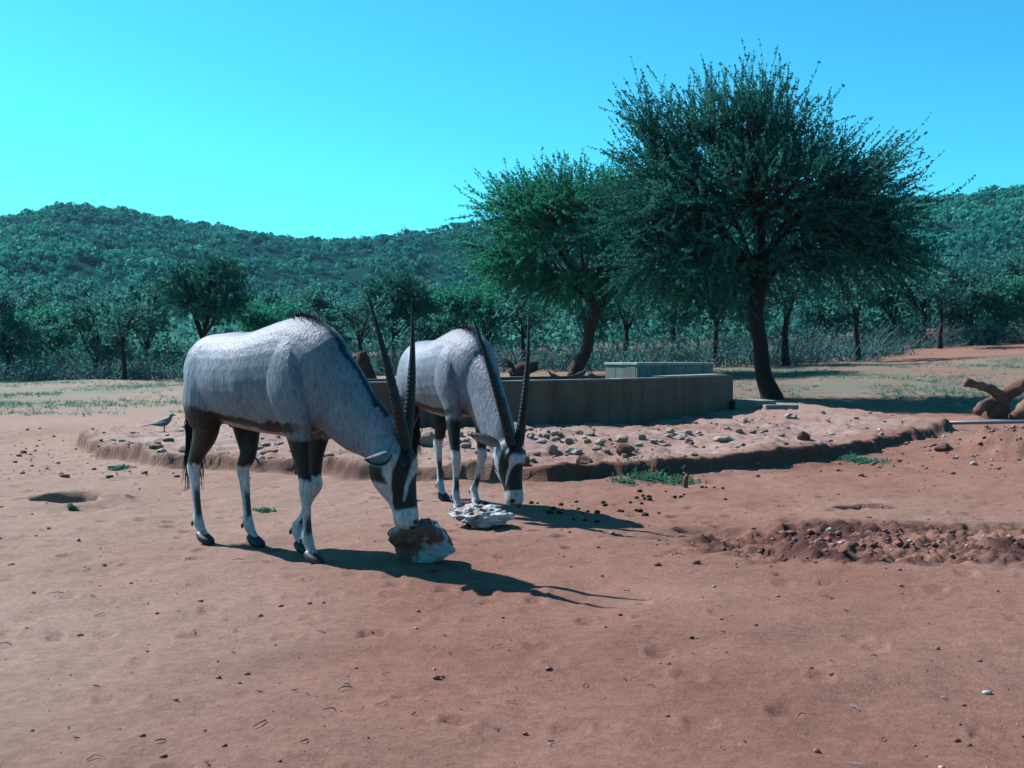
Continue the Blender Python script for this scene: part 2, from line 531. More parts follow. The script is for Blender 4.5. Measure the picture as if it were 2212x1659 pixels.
def terrain(x, y):
    """heights and colour masks"""
    x = np.asarray(x, float); y = np.asarray(y, float)
    u = x / np.maximum(y, 8)
    g = np.interp(u, G_U, G_Z)
    z = np.clip((y - 22) / 38, 0, 3.2) * g
    far = sstep(20, 40, y)
    near = 1 - sstep(22, 45, y)
    z = z + fbm(x * 0.35, y * 0.35, 3, 3) * (0.05 * near + 0.10 * far)
    z = z + (fbm(x * 1.6, y * 1.6, 11, 3) * 0.030 + fbm(x * 6.0, y * 6.0, 23, 3) * 0.016) * near
    # mound round the tank
    sd = np.full(x.shape, -9.0)
    box = (x > -8) & (x < 9) & (y > 8) & (y < 30)
    if box.any():
        sd[box] = poly_sd(x[box], y[box], OUT)
    sdn = sd + fbm(x * 1.3, y * 1.3, 41, 3) * 0.24 + fbm(x * 6.5, y * 6.5, 45, 2) * 0.05
    w = 0.06 + 1.2 * sstep(16.0, 20.5, y) + 0.5 * np.clip(fbm(x * 0.9, y * 0.9, 43, 2) - 0.08, 0, 1)
    step = sstep(0, 1, sdn / w)
    hvar = 0.142 + 0.09 * fbm(x * 0.8, y * 0.8, 47, 2)
    mound = step * hvar + sstep(0.0, 2.2, sdn) * 0.055
    # slumped foot
    mound = mound + 0.03 * sstep(-0.35, 0.0, sdn) * (1 - step)
    mound = mound + step * (fbm(x * 2.3, y * 2.3, 51, 3) * 0.055 + np.maximum(fbm(x * 7, y * 7, 53, 3), 0) * 0.055)
    z = z + mound
    # burrow on the left
    c = at(138, 1084)
    r = np.sqrt(((x - c[0]) / 0.24) ** 2 + ((y - c[1]) / 0.20) ** 2) + fbm(x * 5, y * 5, 61, 2) * 0.35
    z = z - 0.16 * sstep(1.1, 0.75, r) + 0.03 * sstep(2.4, 1.2, r) * sstep(0.9, 1.2, r)
    # dug, trampled scrape on the right
    c = at(2000, 1168)
    rr = np.sqrt(((x - c[0]) / 1.60) ** 2 + ((y - c[1]) / 1.0) ** 2) + fbm(x * 2.2, y * 2.2, 71, 3) * 0.40
    pit = sstep(1.05, 0.70, rr)
    lip = sstep(1.0, 0.9, rr) * sstep(-0.2, 0.5, (y - c[1]) / 0.85) * np.clip(0.5 + 2.5 * fbm(x * 1.7, y * 1.7, 73, 2), 0, 1)
    z = z - 0.045 * pit - 0.05 * lip + pit * (np.abs(fbm(x * 13, y * 13, 75, 3)) * 0.085 + fbm(x * 4.5, y * 4.5, 77, 2) * 0.05)
    c2 = at(1893, 1098)
    r2 = np.sqrt(((x - c2[0]) / 0.26) ** 2 + ((y - c2[1]) / 0.11) ** 2) + fbm(x * 6, y * 6, 79, 2) * 0.4
    z = z - 0.09 * sstep(1.1, 0.8, r2)
    # heap of dug earth in front of the pipe
    c3 = np.array([5.75, 12.9])
    r3 = np.sqrt(((x - c3[0]) / 1.05) ** 2 + ((y - c3[1]) / 0.75) ** 2) + fbm(x * 1.8, y * 1.8, 81, 3) * 0.30
    tr = sstep(1.05, 0.55, r3)
    z = z + 0.24 * tr + tr * fbm(x * 5, y * 5, 83, 3) * 0.08
    # tyre tracks
    for a, b in ((at(1590, 1150), at(1440, 1215)), (at(1600, 1152), at(1760, 1290)), (at(1640, 1150), at(1830, 1290))):
        t, q, L = seg_d(x, y, a, b)
        m = (t > 0) & (t < 1) & (np.abs(q) < 0.16)
        k = np.where(m, sstep(0.13, 0.09, np.abs(q)), 0)
        z = z - k * (0.010 + 0.008 * np.sin(t * L * 95 + np.abs(q) * 60))
    # hoof dents in the bare soil
    hx_, hy_ = np.floor(x / 0.22), np.floor(y / 0.22)
    cx_ = (hx_ + 0.25 + 0.5 * hash2(hx_, hy_, 201)) * 0.22; cy_ = (hy_ + 0.25 + 0.5 * hash2(hx_, hy_, 202)) * 0.22
    rr_ = np.sqrt((x - cx_) ** 2 + (y - cy_) ** 2) / (0.035 + 0.03 * hash2(hx_, hy_, 203))
    pres = (hash2(hx_, hy_, 204) < 0.26 + 0.6 * np.maximum(fbm(hx_ * 0.11, hy_ * 0.11, 205, 2), 0)) & (y < 20)
    z = z - np.where(pres, (0.006 + 0.014 * hash2(hx_, hy_, 206)) * sstep(1.0, 0.55, rr_) - 0.005 * sstep(1.5, 1.1, rr_) * sstep(0.8, 1.05, rr_), 0) * near
    # masks
    pale = np.clip(0.75 * sstep(0.5, -3.5, x) + 0.35 * sstep(0.3, -0.5, (x - 0.6) / 3) + fbm(x * 0.5, y * 0.25, 91, 3) * 0.8, 0, 1) * (1 - 0.6 * pit)
    lime = step * np.clip(0.75 + fbm(x * 1.1, y * 1.1, 95, 2), 0, 1) * sstep(0.05, 0.5, sdn)
    grass = sstep(19.5, 24, y) * np.clip(0.75 + 1.2 * fbm(x * 0.22, y * 0.10, 97, 3), 0, 1)
    path = sstep(0.27, 0.34, u) * sstep(38, 46, y)
    road = sstep(0.45, 0.0, np.abs((y - 24.0 - 0.06 * x) / 5.5)) * sstep(-2, -6, x)
    grass = grass * (1 - 0.92 * path) * (1 - 0.85 * road)
    damp_shade = np.clip(pit * np.clip(0.62 + 2.0 * fbm(x * 4, y * 4, 99, 3), 0, 1)
                   + 0.8 * (1 - np.abs(2 * np.clip(sdn / w * 0.5 + 0.25, 0, 1) - 1)) * (w < 0.5) * (np.abs(sdn) < 0.1) + 0.35 * tr, 0, 1)  # damp scrape, dug heap, and shade painted dark along the mound's steep edge
    return z, pale, lime, grass, damp_shade


def H(x, y):
    return float(terrain(np.array([x]), np.array([y]))[0][0])


def Hn(x, y):
    return terrain(x, y)[0]


def on_ground(dx, dy):
    """where the sight line through a pixel meets the terrain"""
    Y = np.exp(np.linspace(math.log(2.5), math.log(70), 1500))
    X = (dx - 1106) / PX * Y
    Z = CAMZ - (dy - HOR) / PX * Y
    h = Hn(X, Y)
    k = int(np.argmax(Z <= h)) if (Z <= h).any() else len(Y) - 1
    return np.array([X[k], Y[k], h[k]])


def build_ground():
    y0 = -np.array([40, 28, 18, 10, 6, 3, 1.0])[:, None].ravel()
    ya = np.linspace(-0.4, 2.4, 24)
    yb = np.exp(np.linspace(math.log(2.5), math.log(5.5), 80))
    yc = np.exp(np.linspace(math.log(5.55), math.log(15), 315))
    yd = np.exp(np.linspace(math.log(15.1), math.log(75), 150))
    ye = np.exp(np.linspace(math.log(78), math.log(900), 30))
    ys = np.concatenate([y0, ya, yb, yc, yd, ye])
    ui = np.linspace(-0.50, 0.50, 430)
    uo = np.concatenate([np.linspace(0.52, 0.9, 24), np.linspace(1.0, 9, 12)])
    us = np.concatenate([-uo[::-1], ui, uo])
    wy = np.maximum(ys, 1.0) + 0.8
    X = us[None, :] * wy[:, None]
    X = np.clip(X, -900, 900) + np.where(np.abs(us[None, :] * wy[:, None]) > 900, us[None, :] * 0.5, 0)
    Y = np.repeat(ys[:, None], len(us), 1)
    z, pale, lime, grass, damp_shade = terrain(X.ravel(), Y.ravel())
    V = np.stack([X.ravel(), Y.ravel(), z], 1)
    nr, nc = X.shape
    i = np.arange(nr - 1)[:, None] * nc + np.arange(nc - 1)[None, :]
    F = np.stack([i, i + 1, i + nc + 1, i + nc], -1).reshape(-1, 4)
    me = mesh_np('ground', V, F, [M['ground']], smooth=True, attrs=dict(pale=pale, lime=lime, grass=grass, damp_shade=damp_shade))
    tag(obj('ground', me), kind='structure')


build_ground()

# ------------------------------------------------------------------ hills
RU = (np.array([-900, -300, 0, 110, 160, 270, 400, 520, 640, 740, 800, 900, 1000, 1100, 1300, 1500, 1700, 1850, 1960, 2020, 2090, 2150, 2212, 2400, 3000]) - 1106) / PX
RY = np.array([560, 500, 466, 451, 451, 466, 486, 499, 511, 517, 516, 506, 497, 488, 470, 455, 440, 428, 420, 417, 422, 410, 402, 392, 470])
RR = np.interp(RU, [-0.45, -0.13, 0.1, 0.33, 0.45], [380, 520, 540, 360, 330])


def hill(x, y):
    u = x / y
    R = np.interp(u, RU, RR)
    zt = CAMZ + (HOR - np.interp(u, RU, RY)) / PX * R - 3.0
    t = y / R
    base = 2.0 + 1.0 * u * 2
    p = np.where(t < 1, sstep(0.30, 1.05, t) * 1.02, 1 - 0.6 * sstep(1.0, 1.7, t))
    z = base + (zt - base) * p
    z = z + fbm(x * 0.02, y * 0.02, 5, 3) * 10 * sstep(0.4, 0.7, t) * sstep(1.0, 0.85, t) + fbm(x * 0.09, y * 0.09, 6, 2) * 1.2 * sstep(0.35, 0.5, t)
    return np.where(t < 0.27, -3.0, z)


def build_hills():
    ys = np.linspace(85, 860, 150)
    us = np.linspace(-0.80, 0.80, 240)
    X = us[None, :] * ys[:, None]
    Y = np.repeat(ys[:, None], len(us), 1)
    Z = hill(X, Y)
    nr, nc = X.shape
    i = np.arange(nr - 1)[:, None] * nc + np.arange(nc - 1)[None, :]
    F = np.stack([i, i + 1, i + nc + 1, i + nc], -1).reshape(-1, 4)
    me = mesh_np('hills', np.stack([X.ravel(), Y.ravel(), Z.ravel()], 1), F, [M['hillsoil']], smooth=True)
    tag(obj('hills', me), kind='structure')


build_hills()


def rand_dirs(n, r):
    d = r.normal(size=(n, 3))
    return d / np.linalg.norm(d, axis=1)[:, None]


def leaf_quads(C, size, r, aspect=0.5, tri=False, normal=None):
    """rhombic leaf faces at centres C"""
    n = len(C)
    a = rand_dirs(n, r)
    nn = rand_dirs(n, r)
    if normal is not None:
        nn = nn * 0.7 + normal
    a = a - nn * (np.sum(a * nn, 1) / (np.sum(nn * nn, 1) + 1e-9))[:, None]
    a /= np.linalg.norm(a, axis=1)[:, None] + 1e-9
    b = np.cross(nn, a)
    b /= np.linalg.norm(b, axis=1)[:, None] + 1e-9
    s = np.asarray(size)[:, None] if np.ndim(size) else size
    if tri:
        V = np.stack([C - a * s * 1.1, C + a * s * 0.6 - b * s * aspect * 1.2, C + a * s * 0.6 + b * s * aspect * 1.2], 1).reshape(-1, 3)
        return V, np.arange(n * 3).reshape(-1, 3)
    V = np.stack([C - a * s, C - b * s * aspect, C + a * s, C + b * s * aspect], 1).reshape(-1, 3)
    F = np.arange(n * 4).reshape(-1, 4)
    return V, F


def build_hill_bushes():
    r = np.random.default_rng(21)
    n = 11500
    u = r.uniform(-0.52, 0.52, n)
    R = np.interp(u, RU, RR)
    t = np.sqrt(r.uniform(0.30 ** 2, 1.12 ** 2, n))
    y = t * R
    x = u * y
    keep = fbm(x * 0.03, y * 0.03, 8, 3) > -0.7
    keep &= (t < 0.98) | (r.uniform(size=n) < 0.65)
    x, y, t = x[keep], y[keep], t[keep]
    z = hill(x, y)
    n = len(x)
    rad = r.uniform(0.8, 1.7, n) * (1 + 0.2 * (t > 0.6)) * np.where(r.uniform(size=n) < 0.12, 1.35, 1)
    K = 38
    d = rand_dirs(n * K, r)
    d[:, 2] = np.abs(d[:, 2]) * 1.1 - 0.35
    d /= np.linalg.norm(d, axis=1)[:, None]
    C0 = np.stack([x, y, z + rad * 0.62], 1)
    # each bush made of some lobes
    lob = rand_dirs(n * 5, r).reshape(n, 5, 3) * 0.55 * np.array([1, 1, 0.5])
    pick = r.integers(0, 5, n * K)
    off = lob.reshape(-1, 3)[np.repeat(np.arange(n) * 5, K) + pick]
    rr = np.repeat(rad, K)
    C = np.repeat(C0, K, 0) + (off + d * 0.55 * r.uniform(0.7, 1.05, (n * K, 1)) * np.array([1, 1, 0.8])) * rr[:, None]
    V, F = leaf_quads(C, rr * r.uniform(0.17, 0.32, n * K), r, 0.80, tri=True, normal=d * 1.6)
    big = fbm(x * 0.02, y * 0.02, 9, 2)
    tint = np.clip(np.repeat(np.clip(0.42 + big * 0.8 + r.normal(0, 0.30, n), 0, 1), K) + r.normal(0, 0.12, n * K), 0, 1)
    me = mesh_np('hill_bushes', V, F, [M['leaf_hill']], attrs=dict(tint=np.repeat(tint, 3)))
    tag(obj('hill_bushes', me), 'dense mass of rounded green bushes covering the hills', 'bushes', kind='stuff')


build_hill_bushes()


# ------------------------------------------------------------------ trees
def prisms(P, rad):
    """many thin three sided twigs at once: P (N,S,3), rad (N,S)"""
    N, S, _ = P.shape
    T = P[:, -1] - P[:, 0]
    T /= np.linalg.norm(T, axis=1)[:, None] + 1e-9
    up = np.where(np.abs(T[:, 2:3]) > 0.85, np.array([[1.0, 0, 0]]), np.array([[0, 0, 1.0]]))
    A = np.cross(T, up); A /= np.linalg.norm(A, axis=1)[:, None] + 1e-9
    B = np.cross(T, A)
    an = np.array([0, 2.094, 4.189])
    off = np.cos(an)[None, :, None] * A[:, None] + np.sin(an)[None, :, None] * B[:, None]
    V = P[:, :, None] + rad[:, :, None, None] * off[:, None]
    V = V.reshape(-1, 3)
    F = []
    base = np.arange(N) * S * 3
    for s in range(S - 1):
        for j in range(3):
            k = (j + 1) % 3
            F.append(np.stack([base + s * 3 + j, base + s * 3 + k, base + s * 3 + 3 + k, base + s * 3 + 3 + j], 1))
    return V, np.concatenate(F)


def make_tree(seed, trunk, lobes, limbs, n_shoot, per, leaf, shoot_len, wood, leafm, spikes=0, up=0.35, inner=0.25, twig_r=0.008, trunk_seg=12, name='tree', droop=0.0, cluster=0, cl_r=0.3, jit=0.45, tuft=1.5, flat_cl=0.6):
    """trunk: list of (x,y,z,r); lobes: list of (centre, radii); returns (trunk mesh, crown mesh), local to the base"""
    r = np.random.default_rng(seed)
    tb = MB()
    tp = spline(np.array(trunk), 16)
    wob = np.stack([fbm(tp[:, 2] * 1.1, tp[:, 2] * 0 + seed, seed, 2), fbm(tp[:, 2] * 1.1, tp[:, 2] * 0 + seed + 9, seed + 1, 2)], 1)
    tp[:, :2] += wob * tp[:, 3:4] * 0.7 * sstep(0, 0.6, tp[:, 2])[:, None]
    rr = tp[:, 3].copy()
    tb.tube(tp[:, :3], rr, trunk_seg)
    top = tp[-1, :3]; r0 = tp[-1, 3]
    lobes = [(np.array(c, float), np.array(q, float)) for c, q in lobes]
    vol = np.array([q[0] * q[1] * q[2] for c, q in lobes]) ** 0.75
    vol = vol / vol.sum()
    nodes = [top]
    for k in range(limbs):
        c, q = lobes[k % len(lobes)]
        e = c + rand_dirs(1, r)[0] * q * r.uniform(0.2, 0.6)
        s = tp[int(r.integers(11, 16)), :3]
        mid = s * 0.55 + e * 0.45 + np.array([0, 0, 0.10 * np.linalg.norm(e - s)]) + r.normal(0, 0.06, 3) * np.linalg.norm(e - s)
        P = spline(np.array([s, mid, e]), 9)
        ra = r0 * r.uniform(0.45, 0.68)
        tb.tube(P, np.linspace(ra, ra * 0.22, 9), 7, cap=False)
        nodes += [P[4], P[6], P[8]]
        for j in range(3):
            e2 = c + rand_dirs(1, r)[0] * q * r.uniform(0.5, 0.9)
            s2 = P[int(r.integers(3, 8))]
            m2 = s2 * 0.5 + e2 * 0.5 + r.normal(0, 0.07, 3) * np.linalg.norm(e2 - s2)
            P2 = spline(np.array([s2, m2, e2]), 6)
            tb.tube(P2, np.linspace(ra * 0.38, ra * 0.08, 6), 5, cap=False)
            nodes += [P2[3], P2[5]]
    trunk_me = tb.mesh(name + '_trunk', wood)
    nodes = np.array(nodes)
    # shoots
    pick = r.choice(len(lobes), n_shoot, p=vol)
    c = np.array([lobes[k][0] for k in pick]); q = np.array([lobes[k][1] for k in pick])
    d = rand_dirs(n_shoot, r)
    fr = np.maximum(r.uniform(0, 1, n_shoot) ** 0.45, inner)[:, None]
    p0 = c + d * q * fr * 0.88
    if cluster:
        cen = p0[:cluster]
        own = r.integers(0, cluster, n_shoot)
        free = r.uniform(size=n_shoot) < 0.15
        p0 = np.where(free[:, None], p0, cen[own] + r.normal(0, 1, (n_shoot, 3)) * cl_r * r.uniform(0.6, 1.5, cluster)[own][:, None] * np.array([1, 1, flat_cl]))
        ctint = r.normal(0, 0.20, cluster)[own]
    else:
        ctint = np.zeros(n_shoot)
    cc = np.average(np.array([l[0] for l in lobes]), axis=0, weights=vol)
    out = (p0 - cc) / np.max(np.array([l[1] for l in lobes]), axis=0)
    out /= np.linalg.norm(out, axis=1)[:, None] + 1e-9
    dr = d / q; dr /= np.linalg.norm(dr, axis=1)[:, None]
    dirn = 0.70 * out + 0.35 * dr + np.array([0, 0, up]) + rand_dirs(n_shoot, r) * jit
    dirn /= np.linalg.norm(dirn, axis=1)[:, None]
    L = r.uniform(0.55, 1.15, n_shoot) * shoot_len
    if spikes:
        k = np.argsort(-(p0[:, 2] - 0.25 * np.abs(p0[:, 0] - cc[0])))[:spikes]
        L[k] *= r.uniform(0.8, 1.25, len(k))
        dirn[k] = dirn[k] * 0.9 + np.array([0, 0, 0.35]); dirn[k] /= np.linalg.norm(dirn[k], axis=1)[:, None]
    S = 4
    tt = np.linspace(0, 1, S)
    bend = rand_dirs(n_shoot, r) * 0.16 + np.array([0, 0, 0.06 - droop])
    P = p0[:, None] + dirn[:, None] * (L[:, None] * tt)[:, :, None] + bend[:, None] * (L[:, None] * tt ** 2)[:, :, None]
    rad = (twig_r * r.uniform(0.7, 1.3, n_shoot))[:, None] * np.linspace(1.0, 0.3, S)[None]
    V1, F1 = prisms(P, rad)
    # joining twigs back to the limb nodes
    dist = ((p0[:, None] - nodes[None]) ** 2).sum(-1)
    nb = nodes[np.argmin(dist, 1)]
    midp = (p0 + nb) / 2 + rand_dirs(n_shoot, r) * 0.06 * np.sqrt(dist.min(1))[:, None]
    Pj = np.stack([nb, midp, p0], 1)
    V2, F2 = prisms(Pj, twig_r * np.tile(np.array([[1.6, 1.3, 1.0]]), (n_shoot, 1)))
    # leaf tufts along the shoots
    t = r.uniform(0.02, 1.0, (n_shoot, per)) ** 0.9
    C = p0[:, None] + dirn[:, None] * (L[:, None] * t)[:, :, None] + bend[:, None] * (L[:, None] * t ** 2)[:, :, None]
    spread = leaf * tuft * (1.15 - 0.75 * t)
    C = C + rand_dirs(n_shoot * per, r).reshape(n_shoot, per, 3) * spread[:, :, None]
    C = C.reshape(-1, 3)
    sz = leaf * r.uniform(0.55, 1.25, len(C))
    V3, F3 = leaf_quads(C, sz * 1.12, r, 0.42)
    tint = np.clip(np.repeat(r.normal(0.45, 0.20, n_shoot) + ctint, per) + r.normal(0, 0.15, len(C)), 0, 1)
    V = np.concatenate([V1, V2, V3])
    F = [np.concatenate([F1, F2 + len(V1), F3 + len(V1) + len(V2)])]
    mi = np.concatenate([np.zeros(len(F1) + len(F2)), np.ones(len(F3))])
    crown_me = mesh_np(name + '_crown', V, F, [wood, leafm], mi=mi,
                       attrs=dict(tint=np.concatenate([np.zeros(len(V1) + len(V2)), np.repeat(tint, 4)])))
    return trunk_me, crown_me


def place_tree(name, meshes, loc, label, cat, group=None, rz=0.0, s=1.0):
    e = empty(name, loc, rz)
    e.scale = (s, s, s)
    tag(e, label, cat, group)
    obj('trunk', meshes[0], e)
    obj('crown', meshes[1], e)
    return e


# the two big acacias
def big_tree():
    b = on_ground(1668, 862)
    Y = b[1]
    k = Y / PX

    def L(dx, dy, dep=0.0):
        p = atY(dx, dy, Y)
        return np.array([p[0] - b[0], dep, p[2] - b[2]])
    tr = [(*L(1670, 868), 26 * k), (*L(1662, 838), 21 * k), (*L(1650, 790), 17 * k), (*L(1640, 720), 16 * k), (*L(1634, 655), 17 * k), (*L(1640, 605), 19 * k), (*L(1646, 560), 13 * k)]
    lb = [(L(1655, 420, 0.2), (240 * k, 2.4, 130 * k)), (L(1830, 440, 0.0), (120 * k, 1.9, 95 * k)), (L(1465, 440, 0.3), (125 * k, 2.0, 105 * k)),
          (L(1620, 308, 0.2), (175 * k, 1.6, 75 * k)), (L(1480, 560, -0.4), (140 * k, 1.5, 62 * k)), (L(1805, 540, 0.0), (130 * k, 1.5, 62 * k)),
          (L(1560, 585, 0.3), (110 * k, 1.2, 60 * k)), (L(1450, 320, 0.2), (60 * k, 1.0, 55 * k))]
    ms = make_tree(101, tr, lb, 16, 3700, 53, 0.034, 1.12, M['bark'], M['leaf_big'], spikes=26, up=0.10, twig_r=0.007, cluster=130, cl_r=0.27, jit=0.38, tuft=1.15, flat_cl=0.42, name='big_acacia')
    place_tree('acacia_tree', ms, b, 'large dark green acacia with spiky crown and leaning bare trunk behind the tank', 'tree')


def second_tree():
    b = on_ground(1243, 812)
    Y = b[1]
    k = Y / PX

    def L(dx, dy, dep=0.0):
        p = atY(dx, dy, Y)
        return np.array([p[0] - b[0], dep, p[2] - b[2]])
    tr = [(*L(1240, 818), 17 * k), (*L(1252, 780), 14 * k), (*L(1270, 725), 12.5 * k), (*L(1288, 680), 13 * k), (*L(1298, 650), 12 * k)]
    lb = [(L(1220, 475), (130 * k, 2.6, 75 * k)), (L(1145, 560), (95 * k, 2.0, 48 * k)), (L(1330, 500), (130 * k, 2.6, 90 * k)),
          (L(1290, 425), (95 * k, 1.8, 42 * k)), (L(1420, 570), (95 * k, 1.9, 55 * k)), (L(1120, 460), (50 * k, 1.4, 38 * k)), (L(1260, 600), (100 * k, 1.8, 32 * k)), (L(1180, 425), (50 * k, 1.2, 25 * k))]
    ms = make_tree(202, tr, lb, 12, 2500, 40, 0.054, 1.30, M['bark_red'], M['leaf_light'], spikes=0, up=0.02, twig_r=0.010, cluster=95, cl_r=0.44, jit=0.38, tuft=1.2, flat_cl=0.35, name='bright_acacia')
    place_tree('acacia_tree', ms, b, 'brighter green acacia with slanting reddish trunk rising behind the concrete tank', 'tree')


big_tree()
second_tree()


# thorn trees along the edge of the bush
def small_tree_variant(seed, h, w, leafm, wood, dens, forks, trunk_h, per=16, leaf=0.10, low=0.62):
    r = np.random.default_rng(seed)
    lean = r.normal(0, 0.12)
    tr = [(0, 0, -0.12, 0.17), (lean * 0.3, 0, trunk_h * 0.35, 0.13), (lean, 0.05, trunk_h * 0.75, 0.11), (lean * 1.4, 0.05, trunk_h, 0.09)]
    lb = []
    for k in range(forks):
        a = k * 2.4 + r.uniform(0, 1)
        d = r.uniform(0.25, 0.55) * w
        lb.append(((math.cos(a) * d, math.sin(a) * d, h * r.uniform(low, 0.84)), (w * r.uniform(0.42, 0.58), w * r.uniform(0.42, 0.58), h * r.uniform(0.08, 0.13))))
    return make_tree(seed, tr, lb, forks + 3, dens, per, leaf, 0.85, wood, leafm, spikes=6, up=0.18, cluster=45, cl_r=0.26, twig_r=0.012, trunk_seg=8, name='thorn_tree')


VAR = {
    'dark': [small_tree_variant(301, 5.2, 2.2, M['leaf_big'], M['bark'], 620, 6, 1.9, 18, 0.095)],
    'grey': [small_tree_variant(311 + i, 4.6, 2.0, M['leaf_grey'], M['bark'], 420, 7, 0.9 + 0.2 * i, 16, 0.095, 0.36) for i in range(3)],
    'fresh': [small_tree_variant(331 + i, 4.4, 2.2, M['leaf_light'], M['bark'], 420, 6, 1.0, 16, 0.095, 0.42) for i in range(2)],
    'sparse': [small_tree_variant(351 + i, 4.2, 1.8, M['leaf_grey'], M['bark'], 170, 5, 1.9, 10, 0.10) for i in range(3)],
}
tree_labels = {
    'dark': ('dense dark thorn tree standing alone above the scrub behind the grey oryx', None),
    'grey': ('bushy grey-green thorn tree along the edge of the bush', 'grey-green thorn trees of the bush edge'),
    'fresh': ('bright green feathery thorn tree along the edge of the bush', 'bright green thorn trees of the bush edge'),
    'sparse': ('thin half-bare thorn tree with dark forked trunk at the bush edge', 'half-bare thorn trees of the bush edge'),
}
tree_count = [0]


def bush_tree(kind, dx, Y, height, rz):
    x = (dx - 1106) / PX * Y
    v = VAR[kind][tree_count[0] % len(VAR[kind])]
    tree_count[0] += 1
    base_h = {'dark': 5.2, 'grey': 4.6, 'fresh': 4.4, 'sparse': 4.2}[kind]
    lab, grp = tree_labels[kind]
    return place_tree('thorn_tree', v, (x, Y, H(x, Y) - 0.03), lab, 'tree', grp, rz, height / base_h)


front_trees = [('dark', 437, 46, 4.7), ('grey', 20, 52, 4.0), ('fresh', 118, 60, 4.2), ('grey', 205, 50, 3.6), ('sparse', 268, 47, 3.2), ('grey', 320, 58, 4.2),
               ('fresh', 600, 60, 4.1), ('grey', 690, 56, 3.9), ('dark', 850, 52, 4.3), ('sparse', 780, 48, 3.2), ('grey', 940, 58, 3.8), ('fresh', 1050, 56, 4.3),
               ('sparse', 1130, 47, 3.3), ('sparse', 1350, 48, 3.6), ('grey', 1450, 58, 3.9), ('sparse', 1545, 45, 4.0), ('sparse', 1697, 44, 4.2), ('grey', 1620, 60, 4.2),
               ('grey', 1780, 60, 4.4), ('sparse', 1852, 46, 3.9), ('grey', 1930, 60, 4.6), ('sparse', 1995, 58, 4.3), ('grey', 2050, 62, 4.6), ('sparse', 2100, 57, 4.0),
               ('fresh', 2168, 59, 3.8), ('grey', 2240, 60, 4.4), ('grey', -70, 54, 4.2), ('fresh', 2330, 60, 4.2), ('sparse', 2030, 54, 3.4), ('grey', 1265, 60, 4.0)]
tree_labels_dark = ['dense dark thorn tree standing above the scrub behind the rump of the larger oryx', 'dark rounded thorn tree behind the horns of the oryx licking the red rock']
nd = 0
own_label = {268: 'small bare-stemmed thorn tree beside the dense dark thorn tree', 320: 'grey-green thorn tree tucked against the dense dark thorn tree',
             600: 'bright green thorn tree showing above the back of the larger oryx', 690: 'grey-green thorn tree showing above the withers of the larger oryx',
             780: 'half-bare thorn tree behind the pale topped dead stump', 1050: 'bright green thorn tree above the back of the smaller oryx',
             1130: 'thin thorn tree beside the uprooted reddish stump', 1350: 'thin forked thorn tree above the cement block box',
             1545: 'thin crooked thorn tree between the block box and the leaning acacia trunk', 1697: 'forked thorn tree just beyond the leaning acacia trunk',
             1852: 'dark stemmed thorn tree where the grass meets the bare sandy path', 2168: 'pale green thorn tree at the far end of the sandy path'}
for i, (k, dx, Y, hgt) in enumerate(front_trees):
    if k == 'dark':
        tree_labels['dark'] = (tree_labels_dark[nd], None); nd += 1
    e_ = bush_tree(k, dx, Y, hgt, i * 1.7)
    if dx in own_label:
        e_['label'] = own_label[dx]
r2 = np.random.default_rng(5)
tree_labels['grey'] = ('grey-green thorn tree farther back in the bush below the hills', 'thorn trees farther back in the bush')
tree_labels['fresh'] = ('bright green thorn tree farther back in the bush below the hills', 'bright thorn trees farther back in the bush')
for i in range(46):
    dx = -120 + 2460 * (i + r2.uniform(0, 0.9)) / 46
    Y = r2.uniform(66, 105)
    bush_tree('fresh' if r2.uniform() < 0.33 else 'grey', dx, Y, r2.uniform(4.0, 5.6), r2.uniform(0, 6.3))


# low leafy shrubs along the foot of the bush
shrub_me = make_tree(401, [(0, 0, -0.05, 0.05), (0, 0, 0.15, 0.045), (0.02, 0, 0.3, 0.04), (0.02, 0, 0.4, 0.03)], [((0, 0, 0.45), (0.75, 0.6, 0.4)), ((0.5, 0, 0.35), (0.5, 0.4, 0.3)), ((-0.5, 0.1, 0.35), (0.5, 0.4, 0.3))],
                     8, 260, 14, 0.05, 0.35, M['bark'], M['leaf_grey'], up=0.3, twig_r=0.006, trunk_seg=6, name='shrub')
for i, (dx, dy, sc) in enumerate(((25, 812, 1.5), (150, 812, 1.3), (365, 806, 1.2), (705, 796, 1.2), (990, 790, 1.1), (1600, 772, 1.1), (1765, 762, 1.0), (1925, 752, 1.5), (2120, 744, 1.2))):
    b = on_ground(dx, dy)
    place_tree('low_shrub', shrub_me, (b[0], b[1], b[2]), 'low leafy shrub at the foot of the thorn trees', 'shrub', 'low shrubs along the foot of the bush', i * 1.3, sc)


def dead_tree():
    x, y = (2168 - 1106) / PX * 60.0, 60.0
    e = empty('dead_sapling', (x, y, H(x, y) - 0.03))
    tag(e, 'thin pale dead sapling with bare forks beside the sandy path', 'dead tree')
    m = MB(); m.tube(spline(np.array([(0, 0, 0), (0.03, 0, 0.6), (-0.02, 0, 1.2), (0.05, 0, 1.9)]), 12), np.linspace(0.032, 0.015, 12), 7)
    obj('trunk', m.mesh('trunk', M['stone_pale']), e)
    for a, b_ in (((0.0, 0, 1.2), (0.35, 0.05, 1.75)), ((0.02, 0, 0.8), (-0.3, 0.0, 1.3)), ((0.03, 0, 1.5), (-0.2, 0.1, 2.0))):
        m = MB(); m.tube(spline(np.array([a, (np.array(a) + b_) / 2 + [0, 0, 0.05], b_]), 6), np.linspace(0.022, 0.008, 6), 5)
        obj('branch', m.mesh('branch', M['stone_pale']), e)


dead_tree()


